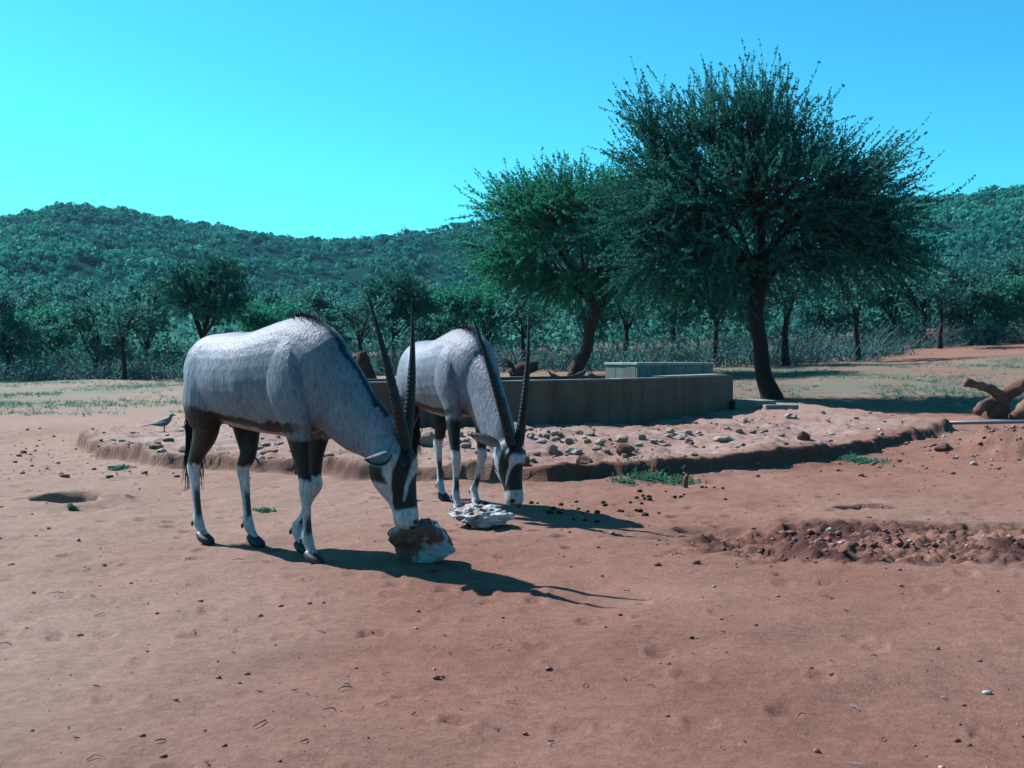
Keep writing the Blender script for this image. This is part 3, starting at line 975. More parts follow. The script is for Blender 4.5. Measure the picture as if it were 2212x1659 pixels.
# low scrub and dry twigs under the trees, and the bush reaching to the foot of the hills
def build_scrub():
    r = np.random.default_rng(77)
    N = 1900
    dx = r.uniform(-200, 2400, N)
    edge = np.interp(dx, [-200, 0, 300, 500, 1100, 1500, 1700, 1900, 2000, 2212, 2400], [47, 46, 45, 44, 42, 41, 41, 44, 50, 56, 56])
    Y = edge + 2.5 + np.abs(r.normal(0, 9, N))
    X = (dx - 1106) / PX * Y
    keep = ~((dx > 1960) & (Y < 54))
    X, Y, dx = X[keep], Y[keep], dx[keep]
    N = len(X)
    Z = Hn(X, Y)
    K = 5
    base = np.repeat(np.stack([X, Y, Z - 0.03], 1), K, 0) + r.normal(0, 1, (N * K, 3)) * np.array([0.25, 0.25, 0])
    hh = np.repeat(0.3 + 1.6 * r.uniform(0, 1, N) ** 1.6, K) * r.uniform(0.6, 1.1, N * K)
    d = np.array([0, 0, 1.0]) + r.normal(0, 0.62, (N * K, 3)) * np.array([1, 1, 0.2])
    d /= np.linalg.norm(d, axis=1)[:, None]
    tt = np.linspace(0, 1, 4)
    bend = r.normal(0, 0.22, (N * K, 3)) * np.array([1, 1, 0.3])
    P = base[:, None] + d[:, None] * (hh[:, None] * tt)[:, :, None] + bend[:, None] * (hh[:, None] * tt ** 2)[:, :, None]
    V1, F1 = prisms(P, (0.013 * r.uniform(0.6, 1.6, N * K))[:, None] * np.array([[1.3, 1.0, 0.7, 0.3]]))
    per = 8
    t = r.uniform(0.15, 1.0, (N * K, per))
    C = base[:, None] + d[:, None] * (hh[:, None] * t)[:, :, None] + bend[:, None] * (hh[:, None] * t ** 2)[:, :, None]
    C = C + r.normal(0, 0.16, C.shape)
    C = C.reshape(-1, 3)
    V2, F2 = leaf_quads(C, r.uniform(0.025, 0.06, len(C)), r, 0.6, tri=True)
    tint = np.clip(np.repeat(r.normal(0.45, 0.25, N), K * per) + r.normal(0, 0.15, len(C)), 0, 1)
    V = np.concatenate([V1, V2]); F = [F1, F2 + len(V1)]
    me = mesh_np('scrub', V, F, [M['twig'], M['leaf_grey']], mi=np.concatenate([np.zeros(len(F1)), np.ones(len(F2))]),
                 attrs=dict(tint=np.concatenate([np.zeros(len(V1)), np.repeat(tint, 3)])))
    tag(obj('scrub', me), 'tangle of dry grey twigs and low green scrub under the thorn trees', 'scrub', kind='stuff')
    # far bush plain
    n = 2000
    u = r.uniform(-0.52, 0.52, n)
    y = r.uniform(62, 175, n)
    x = u * y
    zz = np.where(y < 128, Hn(x, y), np.maximum(hill(x, y), Hn(x, y)))
    rad = r.uniform(0.9, 1.7, n)
    K = 90
    dd = rand_dirs(n * K, r); dd[:, 2] = np.abs(dd[:, 2]) * 1.2 - 0.45
    dd /= np.linalg.norm(dd, axis=1)[:, None]
    C0 = np.stack([x, y, zz + rad * r.uniform(0.7, 1.5, n)], 1)
    C = np.repeat(C0, K, 0) + dd * np.repeat(rad, K)[:, None] * r.uniform(0.5, 1.1, (n * K, 1)) * np.array([1.1, 1.1, 0.85])
    V, F = leaf_quads(C, np.repeat(rad, K) * r.uniform(0.08, 0.16, n * K), r, 0.75, tri=True, normal=dd * 0.8)
    tint = np.clip(np.repeat(r.normal(0.5, 0.22, n), K) + r.normal(0, 0.12, n * K), 0, 1)
    me = mesh_np('far_bush', V, F, [M['leaf_grey']], attrs=dict(tint=np.repeat(tint, 3)))
    tag(obj('far_bush', me), 'unbroken green bush on the flat below the hills', 'bush', kind='stuff')


build_scrub()


def build_grass():
    r = np.random.default_rng(15)
    N = 26000
    Y = 20.5 + 32 * r.uniform(0, 1, N) ** 1.2
    X = r.uniform(-0.5, 0.5, N) * Y
    z, pale, lime, grass, damp_shade = terrain(X, Y)
    keep = (r.uniform(size=N) < grass ** 1.6) & (fbm(X * 0.7, Y * 0.35, 33, 3) > -0.08)
    X, Y, z = X[keep], Y[keep], z[keep]
    n = len(X)
    K = 5
    base = np.repeat(np.stack([X, Y, z], 1), K, 0) + r.normal(0, 0.05, (n * K, 3)) * np.array([1, 1, 0])
    hgt = r.uniform(0.03, 0.10, n * K)
    d = np.array([0, 0, 1.0]) + r.normal(0, 0.5, (n * K, 3)) * np.array([1, 1, 0])
    side = rand_dirs(n * K, r) * np.array([1, 1, 0]) * 0.010
    V = np.stack([base - side, base + side, base + d * hgt[:, None]], 1).reshape(-1, 3)
    F = np.arange(n * K * 3).reshape(-1, 3)
    tint = np.repeat(r.uniform(0, 1, n * K), 3)
    me = mesh_np('short_grass', V, F, [M['grass']], attrs=dict(tint=tint))
    tag(obj('short_grass', me), 'thin short green grass on the clearing behind the tank', 'grass', kind='stuff')


build_grass()


# ------------------------------------------------------------------ stones
def rock_mesh(name, seed, matl, sub=2, rough=0.35, squash=(1, 1, 1), angular=0.5):
    import bmesh
    bm = bmesh.new()
    bmesh.ops.create_icosphere(bm, subdivisions=sub, radius=1.0)
    r = np.random.default_rng(seed)
    planes = rand_dirs(9, r)
    lim = r.uniform(0.55, 0.9, 9)
    from mathutils import noise as mn
    off = Vector(r.uniform(-50, 50, 3))
    for v in bm.verts:
        p = np.array(v.co)
        for k in range(9):
            q = p.dot(planes[k])
            if q > lim[k]:
                p = p - planes[k] * (q - lim[k]) * angular * 1.6
        f = 1 + rough * mn.noise(Vector(p) * 1.6 + off) + rough * 0.4 * mn.noise(Vector(p) * 4.5 + off)
        v.co = Vector(p * f * np.array(squash))
    me = bpy.data.meshes.new(name)
    bm.to_mesh(me); bm.free()
    me.materials.append(matl)
    me.polygons.foreach_set('use_smooth', [False] * len(me.polygons))
    return me


RM = {k: [rock_mesh('stone', 500 + 10 * j + i, M['stone_' + k], 2, 0.4, (1, 0.85, 0.6)) for i in range(3)] for j, k in enumerate(('tan', 'pale', 'red'))}


def stone(kind, dx, dy, wpx, hpx, label, group=None, variant=None, rz=None):
    """dx,dy: foot of the stone in the picture"""
    b = on_ground(dx, dy)
    yy = b[1] + 0.09 * np.arange(7)                 # step back from the crumbling edge
    hh = Hn(np.full(14, b[0]), np.concatenate([yy + 0.10, yy - 0.12]))
    ok = np.nonzero(hh[:7] - hh[7:] < 0.06)[0]
    b[1] = yy[ok[0]] if len(ok) else yy[-1]
    k = b[1] / PX
    o = obj('stone', RM[kind][(variant if variant is not None else random.randrange(3))])
    sx = wpx * k * 0.5
    sz = hpx * k * 0.62 / 0.6
    o.scale = (sx, sx * 0.95, sz)
    o.rotation_euler = (0, 0, random.uniform(0, 6.28) if rz is None else rz)
    o.location = (b[0], b[1] + sx * 0.5, H(b[0], b[1] + sx * 0.5) + hpx * k * 0.20)
    tag(o, label, 'stone', group)
    return o


GS = 'small stones lying on the mound'
stone('tan', 1192, 982, 46, 26, 'large tan stone on the mound just right of the second oryx horns', rz=0.3)
stone('pale', 1240, 983, 44, 20, 'whitish flat stone on the mound beside the large tan stone')
stone('red', 1348, 985, 50, 28, 'reddish brown angular boulder on the mound below the tank wall')
stone('red', 1738, 952, 34, 20, 'reddish stone standing alone on the right half of the mound')
stone('pale', 1566, 956, 54, 15, 'broad pale limestone slab lying flat on the mound')
stone('pale', 1611, 915, 18, 14, 'small white stone by the shadow of the tank corner')
stone('pale', 1711, 903, 32, 14, 'pale stone beside the concrete slabs near the tree')
stone('tan', 1275, 942, 34, 15, 'brown block of stone in the shadow edge of the tank wall')
stone('pale', 386, 1004, 38, 22, 'large white stone on the mound edge beside the oryx hind leg')
stone('tan', 920, 962, 50, 32, 'big tan boulder on the mound behind the near horns')
stone('red', 1130, 1018, 50, 28, 'dark red lump of earth on the mound edge behind the second oryx face')
stone('red', 1268, 1025, 46, 24, 'rounded red lump breaking out of the mound edge')
stone('red', 2042, 975, 40, 20, 'rounded red stone below the mound tip near the pipe')
stone('tan', 317, 996, 36, 16, 'brown stone set in the front edge of the mound')
stone('tan', 252, 990, 40, 16, 'brown stone at the left tip of the mound')
small = [(1236, 958, 30, 16, 'tan'), (1200, 952, 26, 12, 'tan'), (1298, 962, 34, 14, 'pale'), (1345, 955, 36, 16, 'tan'), (1386, 950, 22, 14, 'tan'), (1446, 944, 22, 11, 'tan'),
         (1510, 938, 18, 9, 'pale'), (1487, 938, 22, 8, 'pale'), (1494, 961, 16, 9, 'red'), (1475, 950, 28, 13, 'pale'), (1571, 928, 22, 7, 'tan'), (1655, 934, 17, 7, 'red'),
         (1627, 936, 28, 8, 'tan'), (1598, 936, 24, 10, 'tan'), (1160, 985, 22, 10, 'tan'), (1382, 965, 20, 7, 'pale'), (1430, 958, 22, 8, 'pale'), (1330, 968, 20, 8, 'tan'),
         (288, 976, 18, 10, 'pale'), (338, 963, 24, 9, 'tan'), (285, 938, 22, 8, 'tan'), (230, 982, 18, 7, 'pale'), (260, 955, 20, 6, 'pale'), (470, 980, 26, 8, 'tan'), (565, 984, 36, 9, 'tan'),
         (600, 962, 26, 9, 'pale'), (575, 1000, 24, 8, 'tan'), (640, 990, 22, 9, 'tan'), (700, 1005, 30, 12, 'pale'), (1008, 968, 30, 14, 'tan'), (980, 985, 22, 10, 'pale'), (1850, 905, 16, 6, 'tan'), (1790, 912, 14, 5, 'red'),
         (1880, 893, 13, 5, 'tan'), (1700, 925, 14, 5, 'tan'), (1830, 925, 20, 5, 'pale'), (1800, 940, 24, 6, 'pale'), (1930, 900, 14, 5, 'red'), (1780, 965, 20, 6, 'pale'), (1650, 985, 16, 5, 'tan'), (1500, 985, 20, 6, 'pale'), (1420, 1000, 14, 5, 'tan')]
lab = {'tan': 'small tan stone lying on the earth mound by the tank', 'pale': 'small whitish stone lying on the earth mound by the tank', 'red': 'small reddish stone lying on the earth mound by the tank'}
for (a, b, w_, h_, k) in small:
    stone(k, a, b, w_, h_, lab[k], GS + ' ' + k)
rj = random.Random(12)
for i in range(46):
    a_ = rj.gauss(1230, 190); b_ = 938 + abs(rj.gauss(0, 26))
    if a_ < 890 or b_ > 1010: continue
    k_ = rj.choice(['tan', 'tan', 'pale'])
    stone(k_, a_, b_, rj.uniform(12, 30), rj.uniform(6, 14), lab[k_], GS + ' ' + k_)
for i in range(22):
    a_ = rj.uniform(210, 700); b_ = rj.uniform(945, 1004)
    k_ = rj.choice(['tan', 'pale', 'pale'])
    stone(k_, a_, b_, rj.uniform(14, 34), rj.uniform(6, 13), lab[k_], GS + ' ' + k_)
stone('pale', 166, 1160 + 12, 11, 8, 'white pebble on the bare soil near the burrow')
stone('red', 1160 + 612, 1158, 26, 20, 'clod shaped red stone at the rim of the trampled scrape')


def build_clods():
    r = np.random.default_rng(91)
    # templates
    def cloud(n, cx, cy, sx, sy, smin, smax):
        return cx + r.normal(0, sx, n), cy + r.normal(0, sy, n), smin + (smax - smin) * r.uniform(0, 1, n) ** 2.5
    sets = []
    c = at(1985, 1172)
    sets.append(cloud(700, c[0], c[1], 0.75, 0.34, 0.003, 0.020))
    c = at(1830, 1170)
    sets.append(cloud(110, c[0], c[1], 0.26, 0.20, 0.006, 0.034))
    sets.append(cloud(240, 5.6, 12.7, 0.5, 0.5, 0.008, 0.035))
    n = 950
    Y = np.exp(r.uniform(math.log(2.5), math.log(16), n)); X = r.uniform(-0.5, 0.5, n) * Y
    sets.append((X, Y, 0.0025 + 0.011 * r.uniform(0, 1, n) ** 5))
    n = 900
    Y = r.uniform(9.8, 17, n); X = r.uniform(-0.42, 0.42, n) * Y
    sets.append((X, Y, 0.008 + 0.028 * r.uniform(0, 1, n) ** 3))
    X = np.concatenate([s[0] for s in sets]); Y = np.concatenate([s[1] for s in sets]); S = np.concatenate([s[2] for s in sets])
    Z = Hn(X, Y)
    # octahedron subdivided once = 18 verts
    import bmesh
    bm = bmesh.new(); bmesh.ops.create_icosphere(bm, subdivisions=1, radius=1.0)
    T = np.array([v.co for v in bm.verts]); TF = np.array([[v.index for v in f.verts] for f in bm.faces]); bm.free()
    N = len(X); nv = len(T)
    scale = r.uniform(0.6, 1.25, (N, nv, 1))
    a = r.uniform(0, 6.28, N)
    ca, sa = np.cos(a)[:, None], np.sin(a)[:, None]
    P = T[None] * scale * np.array([1.2, 0.9, 0.65])
    Q = np.stack([P[..., 0] * ca - P[..., 1] * sa, P[..., 0] * sa + P[..., 1] * ca, P[..., 2]], -1) * S[:, None, None]
    V = (Q + np.stack([X, Y, Z + S * 0.25], 1)[:, None]).reshape(-1, 3)
    F = (TF[None] + (np.arange(N) * nv)[:, None, None]).reshape(-1, 3)
    mi = np.repeat(np.where(r.uniform(size=N) < 0.07, 1, 0), len(TF))
    me = mesh_np('soil_crumbs', V, F, [M['clod'], M['stone_pale']], mi=mi, smooth=True)
    tag(obj('soil_crumbs', me), 'loose clods and pebbles strewn over the red soil', 'soil crumbs', kind='stuff')
    # droppings
    X, Y = [], []
    for cx, cy, n in ((1290, 1092, 14), (1180, 1100, 8), (1420, 1075, 10), (1300, 1120, 6), (1500, 1060, 8), (1350, 1105, 8)):
        p = at(cx, cy)
        X += list(p[0] + r.normal(0, 0.22, n)); Y += list(p[1] + r.normal(0, 0.22, n))
    X, Y = np.array(X), np.array(Y)
    Z = Hn(X, Y); S = r.uniform(0.008, 0.019, len(X))
    V = (T[None] * np.array([1.3, 1, 0.9]) * S[:, None, None] + np.stack([X, Y, Z + S * 0.5], 1)[:, None]).reshape(-1, 3)
    F = (TF[None] + (np.arange(len(X)) * nv)[:, None, None]).reshape(-1, 3)
    me = mesh_np('dung_pellets', V, F, [M['bark']], smooth=True)
    tag(obj('dung_pellets', me), 'dark dung pellets scattered on the soil around the second oryx', 'dung', kind='stuff')


build_clods()


def build_straw():
    r = np.random.default_rng(44)
    n = 170
    Y = np.exp(r.uniform(math.log(2.6), math.log(12), n)); X = r.uniform(-0.48, 0.48, n) * Y
    a = r.uniform(0, 6.28, n); L = r.uniform(0.02, 0.085, n) * r.uniform(0.3, 1, n)
    d = np.stack([np.cos(a) * L, np.sin(a) * L, np.zeros(n)], 1)
    p = np.stack([X, Y, Hn(X, Y) + 0.004], 1)
    q = p + d; q[:, 2] = Hn(q[:, 0], q[:, 1]) + 0.005
    mid = (p + q) / 2 + r.normal(0, 0.006, (n, 3)); mid[:, 2] = np.maximum(p[:, 2], q[:, 2]) + 0.003
    V, F = prisms(np.stack([p, mid, q], 1), np.tile(np.array([[0.0022, 0.0020, 0.0012]]), (n, 1)))
    me = mesh_np('dry_straw', V, F, [M['deadwood'], M['twig']], mi=np.tile(np.where(r.uniform(size=n) < 0.5, 0, 1), 6))
    tag(obj('dry_straw', me), 'bits of dry straw and twigs lying on the soil', 'straw', kind='stuff')


build_straw()


# ------------------------------------------------------------------ concrete tank
def offset_path(P, d):
    T = np.gradient(P, axis=0)
    T /= np.linalg.norm(T, axis=1)[:, None]
    return P + d * np.stack([-T[:, 1], T[:, 0]], 1)


def ring_solid(outer, inner, z0, z1):
    n = len(outer)
    V, F = [], []
    for q, z in ((outer, z0), (outer, z1), (inner, z1), (inner, z0)):
        V += [(p[0], p[1], z) for p in q]
    for i in range(n):
        j = (i + 1) % n
        for k in range(4):
            l = (k + 1) % 4
            F.append((k * n + i, k * n + j, l * n + j, l * n + i))
    return V, F


def build_tank():
    zt = 0.74
    front = spline(np.array([(-2.3, 12.35), (-1.5, 12.72), (-0.08, 13.5), (1.16, 14.65), (2.4, 16.35), (3.38, 18.25)]), 79)
    back = spline(np.array([(2.9, 20.0), (0.7, 18.2), (-1.0, 16.3), (-2.75, 14.6)]), 18)

    def rounded(a, b):
        return [a]
    outer = np.vstack([front, back])
    # inner line: shrink toward the middle line
    cf = offset_path(front, 0.24)
    cb = offset_path(back, 0.24)
    cf[0] += np.array([0.05, 0.05]); cf[0] = front[0] + np.array([0.14, 0.32]); cf[-1] = front[-1] + np.array([-0.32, 0.02])
    cb[0] = back[0] + np.array([0.08, -0.30]); cb[-1] = back[-1] + np.array([0.32, -0.06])
    inner = np.vstack([cf, cb])
    e = empty('concrete_tank', (0.0, 15.0, 0.0))
    tag(e, 'low long concrete water tank with curved brown wall on the mound', 'water tank')
    o = np.array([0.0, 15.0])
    V, F = ring_solid(outer - o, inner - o, -0.1, zt)
    jz = np.random.default_rng(31)
    nn_ = len(outer)
    chip = np.where(jz.uniform(size=nn_) < 0.16, jz.uniform(0.006, 0.022, nn_), jz.uniform(0, 0.004, nn_))
    V = [(p[0], p[1], p[2] - chip[i % nn_]) if nn_ <= i < 2 * nn_ else p for i, p in enumerate(V)]
    me = bpy.data.meshes.new('tank_wall'); me.from_pydata(V, [], F); me.materials.append(M['wall']); me.update()
    w = obj('wall', me, e)
    bv = w.modifiers.new('bevel', 'BEVEL'); bv.width = 0.02; bv.segments = 2; bv.limit_method = 'ANGLE'
    # pale coping strip on top
    V, F = ring_solid(offset_path(front, 0.02)[1:] - o, offset_path(front, 0.215)[1:] - o, 0, 1)
    n = len(front) - 1
    V = []
    A, B = offset_path(front, 0.015)[1:-1] - o, offset_path(front, 0.225)[1:-1] - o
    m = MB()
    k = len(A)
    zj = zt + 0.012 + 0.006 * fbm(A[:, 0] * 3, A[:, 1] * 3, 4, 2)
    pts = [(p[0], p[1], zt - 0.01) for p in A] + [(p[0], p[1], z) for p, z in zip(A, zj)] + [(p[0], p[1], z) for p, z in zip(B, zj)] + [(p[0], p[1], zt - 0.01) for p in B]
    fs = []
    for i in range(k - 1):
        for a in range(3):
            fs.append((a * k + i, a * k + i + 1, (a + 1) * k + i + 1, (a + 1) * k + i))
    fs += [(0, k, 2 * k, 3 * k), (k - 1, 4 * k - 1, 3 * k - 1, 2 * k - 1)]
    m.add(pts, fs)
    obj('coping', m.mesh('coping', M['cement'], False), e)
    # white cement patch at the right end of the rim
    m = MB()
    A, B = offset_path(front, 0.004)[58:76] - o, offset_path(front, 0.232)[58:76] - o
    k = len(A)
    pts = [(p[0], p[1], zt + 0.008) for p in A] + [(p[0], p[1], zt + 0.034) for p in A] + [(p[0], p[1], zt + 0.034) for p in B] + [(p[0], p[1], zt + 0.008) for p in B]
    fs = []
    for i in range(k - 1):
        for a in range(3):
            fs.append((a * k + i, a * k + i + 1, (a + 1) * k + i + 1, (a + 1) * k + i))
    fs += [(0, k, 2 * k, 3 * k), (k - 1, 4 * k - 1, 3 * k - 1, 2 * k - 1)]
    m.add(pts, fs)
    obj('rim_patch', m.mesh('rim_patch', M['cement_pale'], False), e)['label'] = 'white cement patch on the rim'
    # water
    me = bpy.data.meshes.new('tank_water')
    me.from_pydata([(p[0] - o[0], p[1] - o[1], zt - 0.16) for p in (outer + inner) / 2], [], [tuple(range(len(inner)))])
    me.materials.append(M['water']); me.update()
    obj('water', me, e)
    return zt


ZT = build_tank()


def build_box():
    C = np.array([1.86, 17.75]); u = np.array([0.80, 0.60]); v = np.array([-0.60, 0.80])
    Lu, Lv, z0, z1 = 1.62, 0.72, 0.10, 0.90
    e = empty('block_box', (C[0], C[1], 0.0), math.atan2(u[1], u[0]))
    tag(e, 'grey cement block box with flat lid built into the tank', 'concrete box')
    m = MB(); m.box(0.02, Lu - 0.02, 0.02, Lv - 0.02, z0, z1 - 0.01)
    obj('core', m.mesh('core', M['cement'], False), e)
    m = MB(); m.box(-0.015, Lu + 0.015, -0.015, Lv + 0.015, z1, z1 + 0.045)
    lid = obj('lid', m.mesh('lid', M['cement_pale'], False), e)
    b = lid.modifiers.new('bevel', 'BEVEL'); b.width = 0.012; b.segments = 2
    # blocks, each its own piece
    courses = 4
    ch = (z1 - 0.11) / courses
    for c in range(courses):
        za, zb = 0.11 + c * ch, 0.11 + (c + 1) * ch - 0.008
        off = 0.2 if c % 2 else 0.0
        xs = [0.0] + [x for x in np.arange(0.4 - off, Lu - 0.05, 0.4)] + [Lu]
        for a, b_ in zip(xs[:-1], xs[1:]):
            m = MB(); m.box(a + (0.004 if a else 0), b_ - 0.004, random.uniform(-0.004, 0.002), 0.03, za, zb)
            obj('cement_block', m.mesh('cement_block', M['cement'], False), e)
        ysl = [0.032] + ([0.25, 0.48] if c % 2 else [0.36]) + [Lv]
        for a, b_ in zip(ysl[:-1], ysl[1:]):
            m = MB(); m.box(random.uniform(-0.004, 0.002), 0.03, a + 0.004, b_ - 0.004, za, zb)
            obj('cement_block', m.mesh('cement_block', M['cement'], False), e)


build_box()


def slab(dx0, dx1, dy, hpx, depth, label, ang):
    a = on_ground(dx0, dy)
    k = a[1] / PX
    L = (dx1 - dx0) * k
    m = MB(); m.box(0, L, 0, depth, 0.0, hpx * k + 0.03)
    o = obj('concrete_slab', m.mesh('concrete_slab', M['cement'], False), None, (a[0], a[1], H(a[0] + L / 2, a[1]) - 0.03), ang)
    b = o.modifiers.new('bevel', 'BEVEL'); b.width = 0.015; b.segments = 2
    tag(o, label, 'slab')


slab(1588, 1680, 884, 16, 0.9, 'thick concrete slab at the foot of the tank end', 0.10)
slab(1655, 1729, 884, 9, 1.0, 'thin pale concrete slab in front of the leaning tree trunk', 0.12)


# ------------------------------------------------------------------ logs, pipe, stumps, sticks
def build_log():
    b = np.array([7.95, 19.6, 0.0]); b[2] = H(b[0], b[1])
    Y = b[1]

    def L(dx, dy, dep=0.0):
        p = atY(dx, dy, Y)
        return (p[0] - b[0], dep, p[2] - b[2])
    k = Y / PX
    e = empty('forked_log', tuple(b))
    tag(e, 'gnarled reddish dead stump with two curved forks behind the pipe', 'log')
    m = MB()
    P = spline(np.array([(*L(2140, 925), 34 * k), (*L(2148, 895), 30 * k), (*L(2158, 872), 22 * k), (*L(2150, 850, -0.1), 13 * k), (*L(2120, 836, -0.15), 9.5 * k), (*L(2073, 826, -0.2), 8.5 * k)]), 40)
    m.tube(P[:, :3], P[:, 3] * (1 + 0.15 * fbm(np.arange(40) * 0.3, np.zeros(40), 3, 2)), 18)
    m.rough(0.035, 7.0, 1); obj('trunk', m.mesh('trunk', M['deadwood']), e)
    m = MB()
    P = spline(np.array([(*L(2140, 890, 0.1), 20 * k), (*L(2165, 868, 0.12), 17 * k), (*L(2200, 842, 0.15), 14 * k), (*L(2240, 826, 0.2), 13 * k), (*L(2300, 820, 0.3), 11 * k)]), 30)
    m.tube(P[:, :3], P[:, 3], 18)
    m.rough(0.03, 7.0, 2); obj('branch', m.mesh('branch', M['deadwood']), e)
    m = MB()
    P = spline(np.array([(*L(2098, 893, -0.25), 8 * k), (*L(2112, 878, -0.2), 12 * k), (*L(2140, 868, -0.05), 10 * k), (*L(2160, 862, 0.0), 6 * k)]), 10)
    m.tube(P[:, :3], P[:, 3], 10)
    m.rough(0.035, 8.0, 3); obj('knot', m.mesh('knot', M['deadwood']), e)
    # second piece beside it
    b2 = np.array([8.35, 19.2, 0.0]); b2[2] = H(b2[0], b2[1])
    e2 = empty('log_butt', tuple(b2))
    tag(e2, 'thick sawn log butt lying against the forked stump', 'log')
    m = MB()
    P = spline(np.array([(-0.30, -0.1, 0.02, 0.12), (-0.05, 0.0, 0.16, 0.17), (0.12, 0.05, 0.34, 0.16), (0.2, 0.08, 0.46, 0.10)]), 12)
    m.tube(P[:, :3], P[:, 3] * (1 + 0.12 * fbm(np.arange(12) * 0.6, np.zeros(12), 5, 2)), 12)
    m.rough(0.035, 7.0, 1); obj('trunk', m.mesh('trunk', M['deadwood']), e2)
    m = MB()
    m.tube(spline(np.array([(0.14, 0.04, 0.36), (0.28, 0.0, 0.42), (0.36, -0.05, 0.40)]), 6), np.linspace(0.07, 0.05, 6), 9)
    m.rough(0.02, 8.0, 4); obj('branch_stub', m.mesh('branch_stub', M['deadwood']), e2)


build_log()

p0 = atY(2040, 911, 17.0)
m = MB()
m.tube([(p0[0] - 0.05, p0[1] + 0.02, p0[2] - 0.02), (p0[0] + 1.2, p0[1], p0[2]), (p0[0] + 3.4, p0[1] - 0.05, p0[2] - 0.005), (p0[0] + 7.5, p0[1] - 0.1, p0[2] - 0.01)], 0.027, 14)
tag(obj('water_pipe', m.mesh('water_pipe', M['pipe'])), 'straight grey pipe running out of the mound over the trench', 'pipe')


def stump_behind():
    x, y = -1.93, 15.9
    b = np.array([x, y, 0.55])
    e = empty('dead_stump', (x, y, 0.0 + H(x, y)))
    hb = H(x, y)
    tag(e, 'pale topped dead tree stump standing behind the tank rim', 'stump')
    k = y / PX
    m = MB()
    P = spline(np.array([(0.10, 0, -0.05, 0.14), (0.08, 0, 0.30, 0.12), (0.02, 0, 0.55, 0.10), (-0.05, 0, 0.75, 0.085), (-0.08, 0.02, 0.88, 0.07)]), 14)
    m.tube(P[:, :3], P[:, 3] * (1 + 0.25 * fbm(np.arange(14) * 0.7, np.zeros(14), 15, 2)), 11)
    obj('trunk', m.mesh('trunk', M['bark_red']), e)
    m = MB()
    m.tube(spline(np.array([(-0.02, 0, 0.74), (-0.13, 0.03, 0.82), (-0.2, 0.05, 0.80)]), 6), np.linspace(0.06, 0.03, 6), 8)
    obj('branch_stub', m.mesh('branch_stub', M['deadwood']), e)


stump_behind()


def root_clump():
    x, y = (1130 - 1106) / PX * 40, 40.0
    e = empty('uprooted_stump', (x, y, H(x, y) - 0.03))
    tag(e, 'reddish uprooted tree stump with splayed roots below the thorn trees', 'stump')
    r = np.random.default_rng(3)
    m = MB()
    P = spline(np.array([(-0.45, 0, 0.1, 0.20), (-0.1, 0, 0.25, 0.26), (0.25, 0, 0.38, 0.22), (0.5, 0, 0.42, 0.16)]), 10)
    m.tube(P[:, :3], P[:, 3], 10)
    obj('trunk', m.mesh('trunk', M['bark_red']), e)
    for i in range(9):
        a = r.uniform(0, 6.28)
        s = np.array([-0.25 + r.uniform(0, 0.2), 0, 0.3])
        d = np.array([math.cos(a) * 0.45 - 0.1, r.normal(0, 0.25), math.sin(a) * 0.35 + 0.12])
        m = MB()
        m.tube(spline(np.array([s, s + d * 0.5 + r.normal(0, 0.05, 3), s + d]), 6), np.linspace(0.075, 0.02, 6), 6)
        obj('root', m.mesh('root', M['bark_red']), e)


root_clump()


def stick_stub():
    b = on_ground(1481, 1054)
    m = MB()
    m.tube(spline(np.array([(0, 0, -0.02), (0.0, 0, 0.035), (0.008, 0, 0.075), (0.020, 0.0, 0.105)]), 8), np.array([0.020, 0.019, 0.018, 0.018, 0.017, 0.016, 0.014, 0.009]) * 1.15, 8)
    tag(obj('wooden_stub', m.mesh('wooden_stub', M['deadwood']), None, tuple(b)), 'short brown wooden stub sticking upright from the soil', 'stick')


stick_stub()


# ------------------------------------------------------------------ weeds
def weed(dx, dy, wpx, hpx, n, label, seed):
    b = on_ground(dx, dy)
    k = b[1] / PX
    r = np.random.default_rng(seed)
    R = wpx * k * 0.5
    x = r.normal(0, 0.45, n) * R; y = r.normal(0, 0.45, n) * R * 0.8
    z = Hn(x + b[0], y + b[1]) - b[2]
    hh = hpx * k * 0.055 * 10
    base = np.stack([x, y, z], 1)
    d = np.array([0, 0, 1.0]) + r.normal(0, 0.7, (n, 3)) * np.array([1, 1, 0.2])
    L = r.uniform(0.4, 1.0, n) * hh
    tip = base + d * L[:, None]
    P = np.stack([base - [0, 0, 0.01], (base + tip) / 2, tip], 1)
    V1, F1 = prisms(P, np.full((n, 3), 0.0016))
    K = 6
    t = r.uniform(0.2, 1, (n, K, 1))
    C = (base[:, None] + (tip - base)[:, None] * t + r.normal(0, 0.006, (n, K, 3))).reshape(-1, 3)
    V2, F2 = leaf_quads(C, r.uniform(0.007, 0.015, len(C)), r, 0.5, normal=np.array([[0, 0, 0.6]]))
    V = np.concatenate([V1, V2]); F = np.concatenate([F1, F2 + len(V1)])
    me = mesh_np('weed', V, F, [M['weed']], attrs=dict(tint=np.concatenate([np.full(len(V1), 0.3), np.repeat(r.uniform(0, 1, len(C)), 4)])))
    tag(obj('weed_patch', me, None, tuple(b)), label, 'weeds')


weed(1400, 1035, 160, 24, 170, 'widest patch of green weeds at the foot of the mound edge', 1)
weed(1470, 1044, 110, 12, 100, 'thin strip of green weeds around the wooden stub', 2)
weed(1345, 1042, 60, 10, 70, 'scattered green seedlings left of the wide weed patch', 6)
weed(1860, 999, 110, 14, 240, 'low green weed patch under the right part of the mound edge', 3)
weed(258, 1015, 50, 12, 70, 'small weed patch below the left tip of the mound', 4)
weed(155, 1101, 26, 20, 26, 'single green seedling at the rim of the burrow', 5)
weed(575, 1105, 60, 8, 40, 'few green seedlings on the soil between the oryx legs', 7)


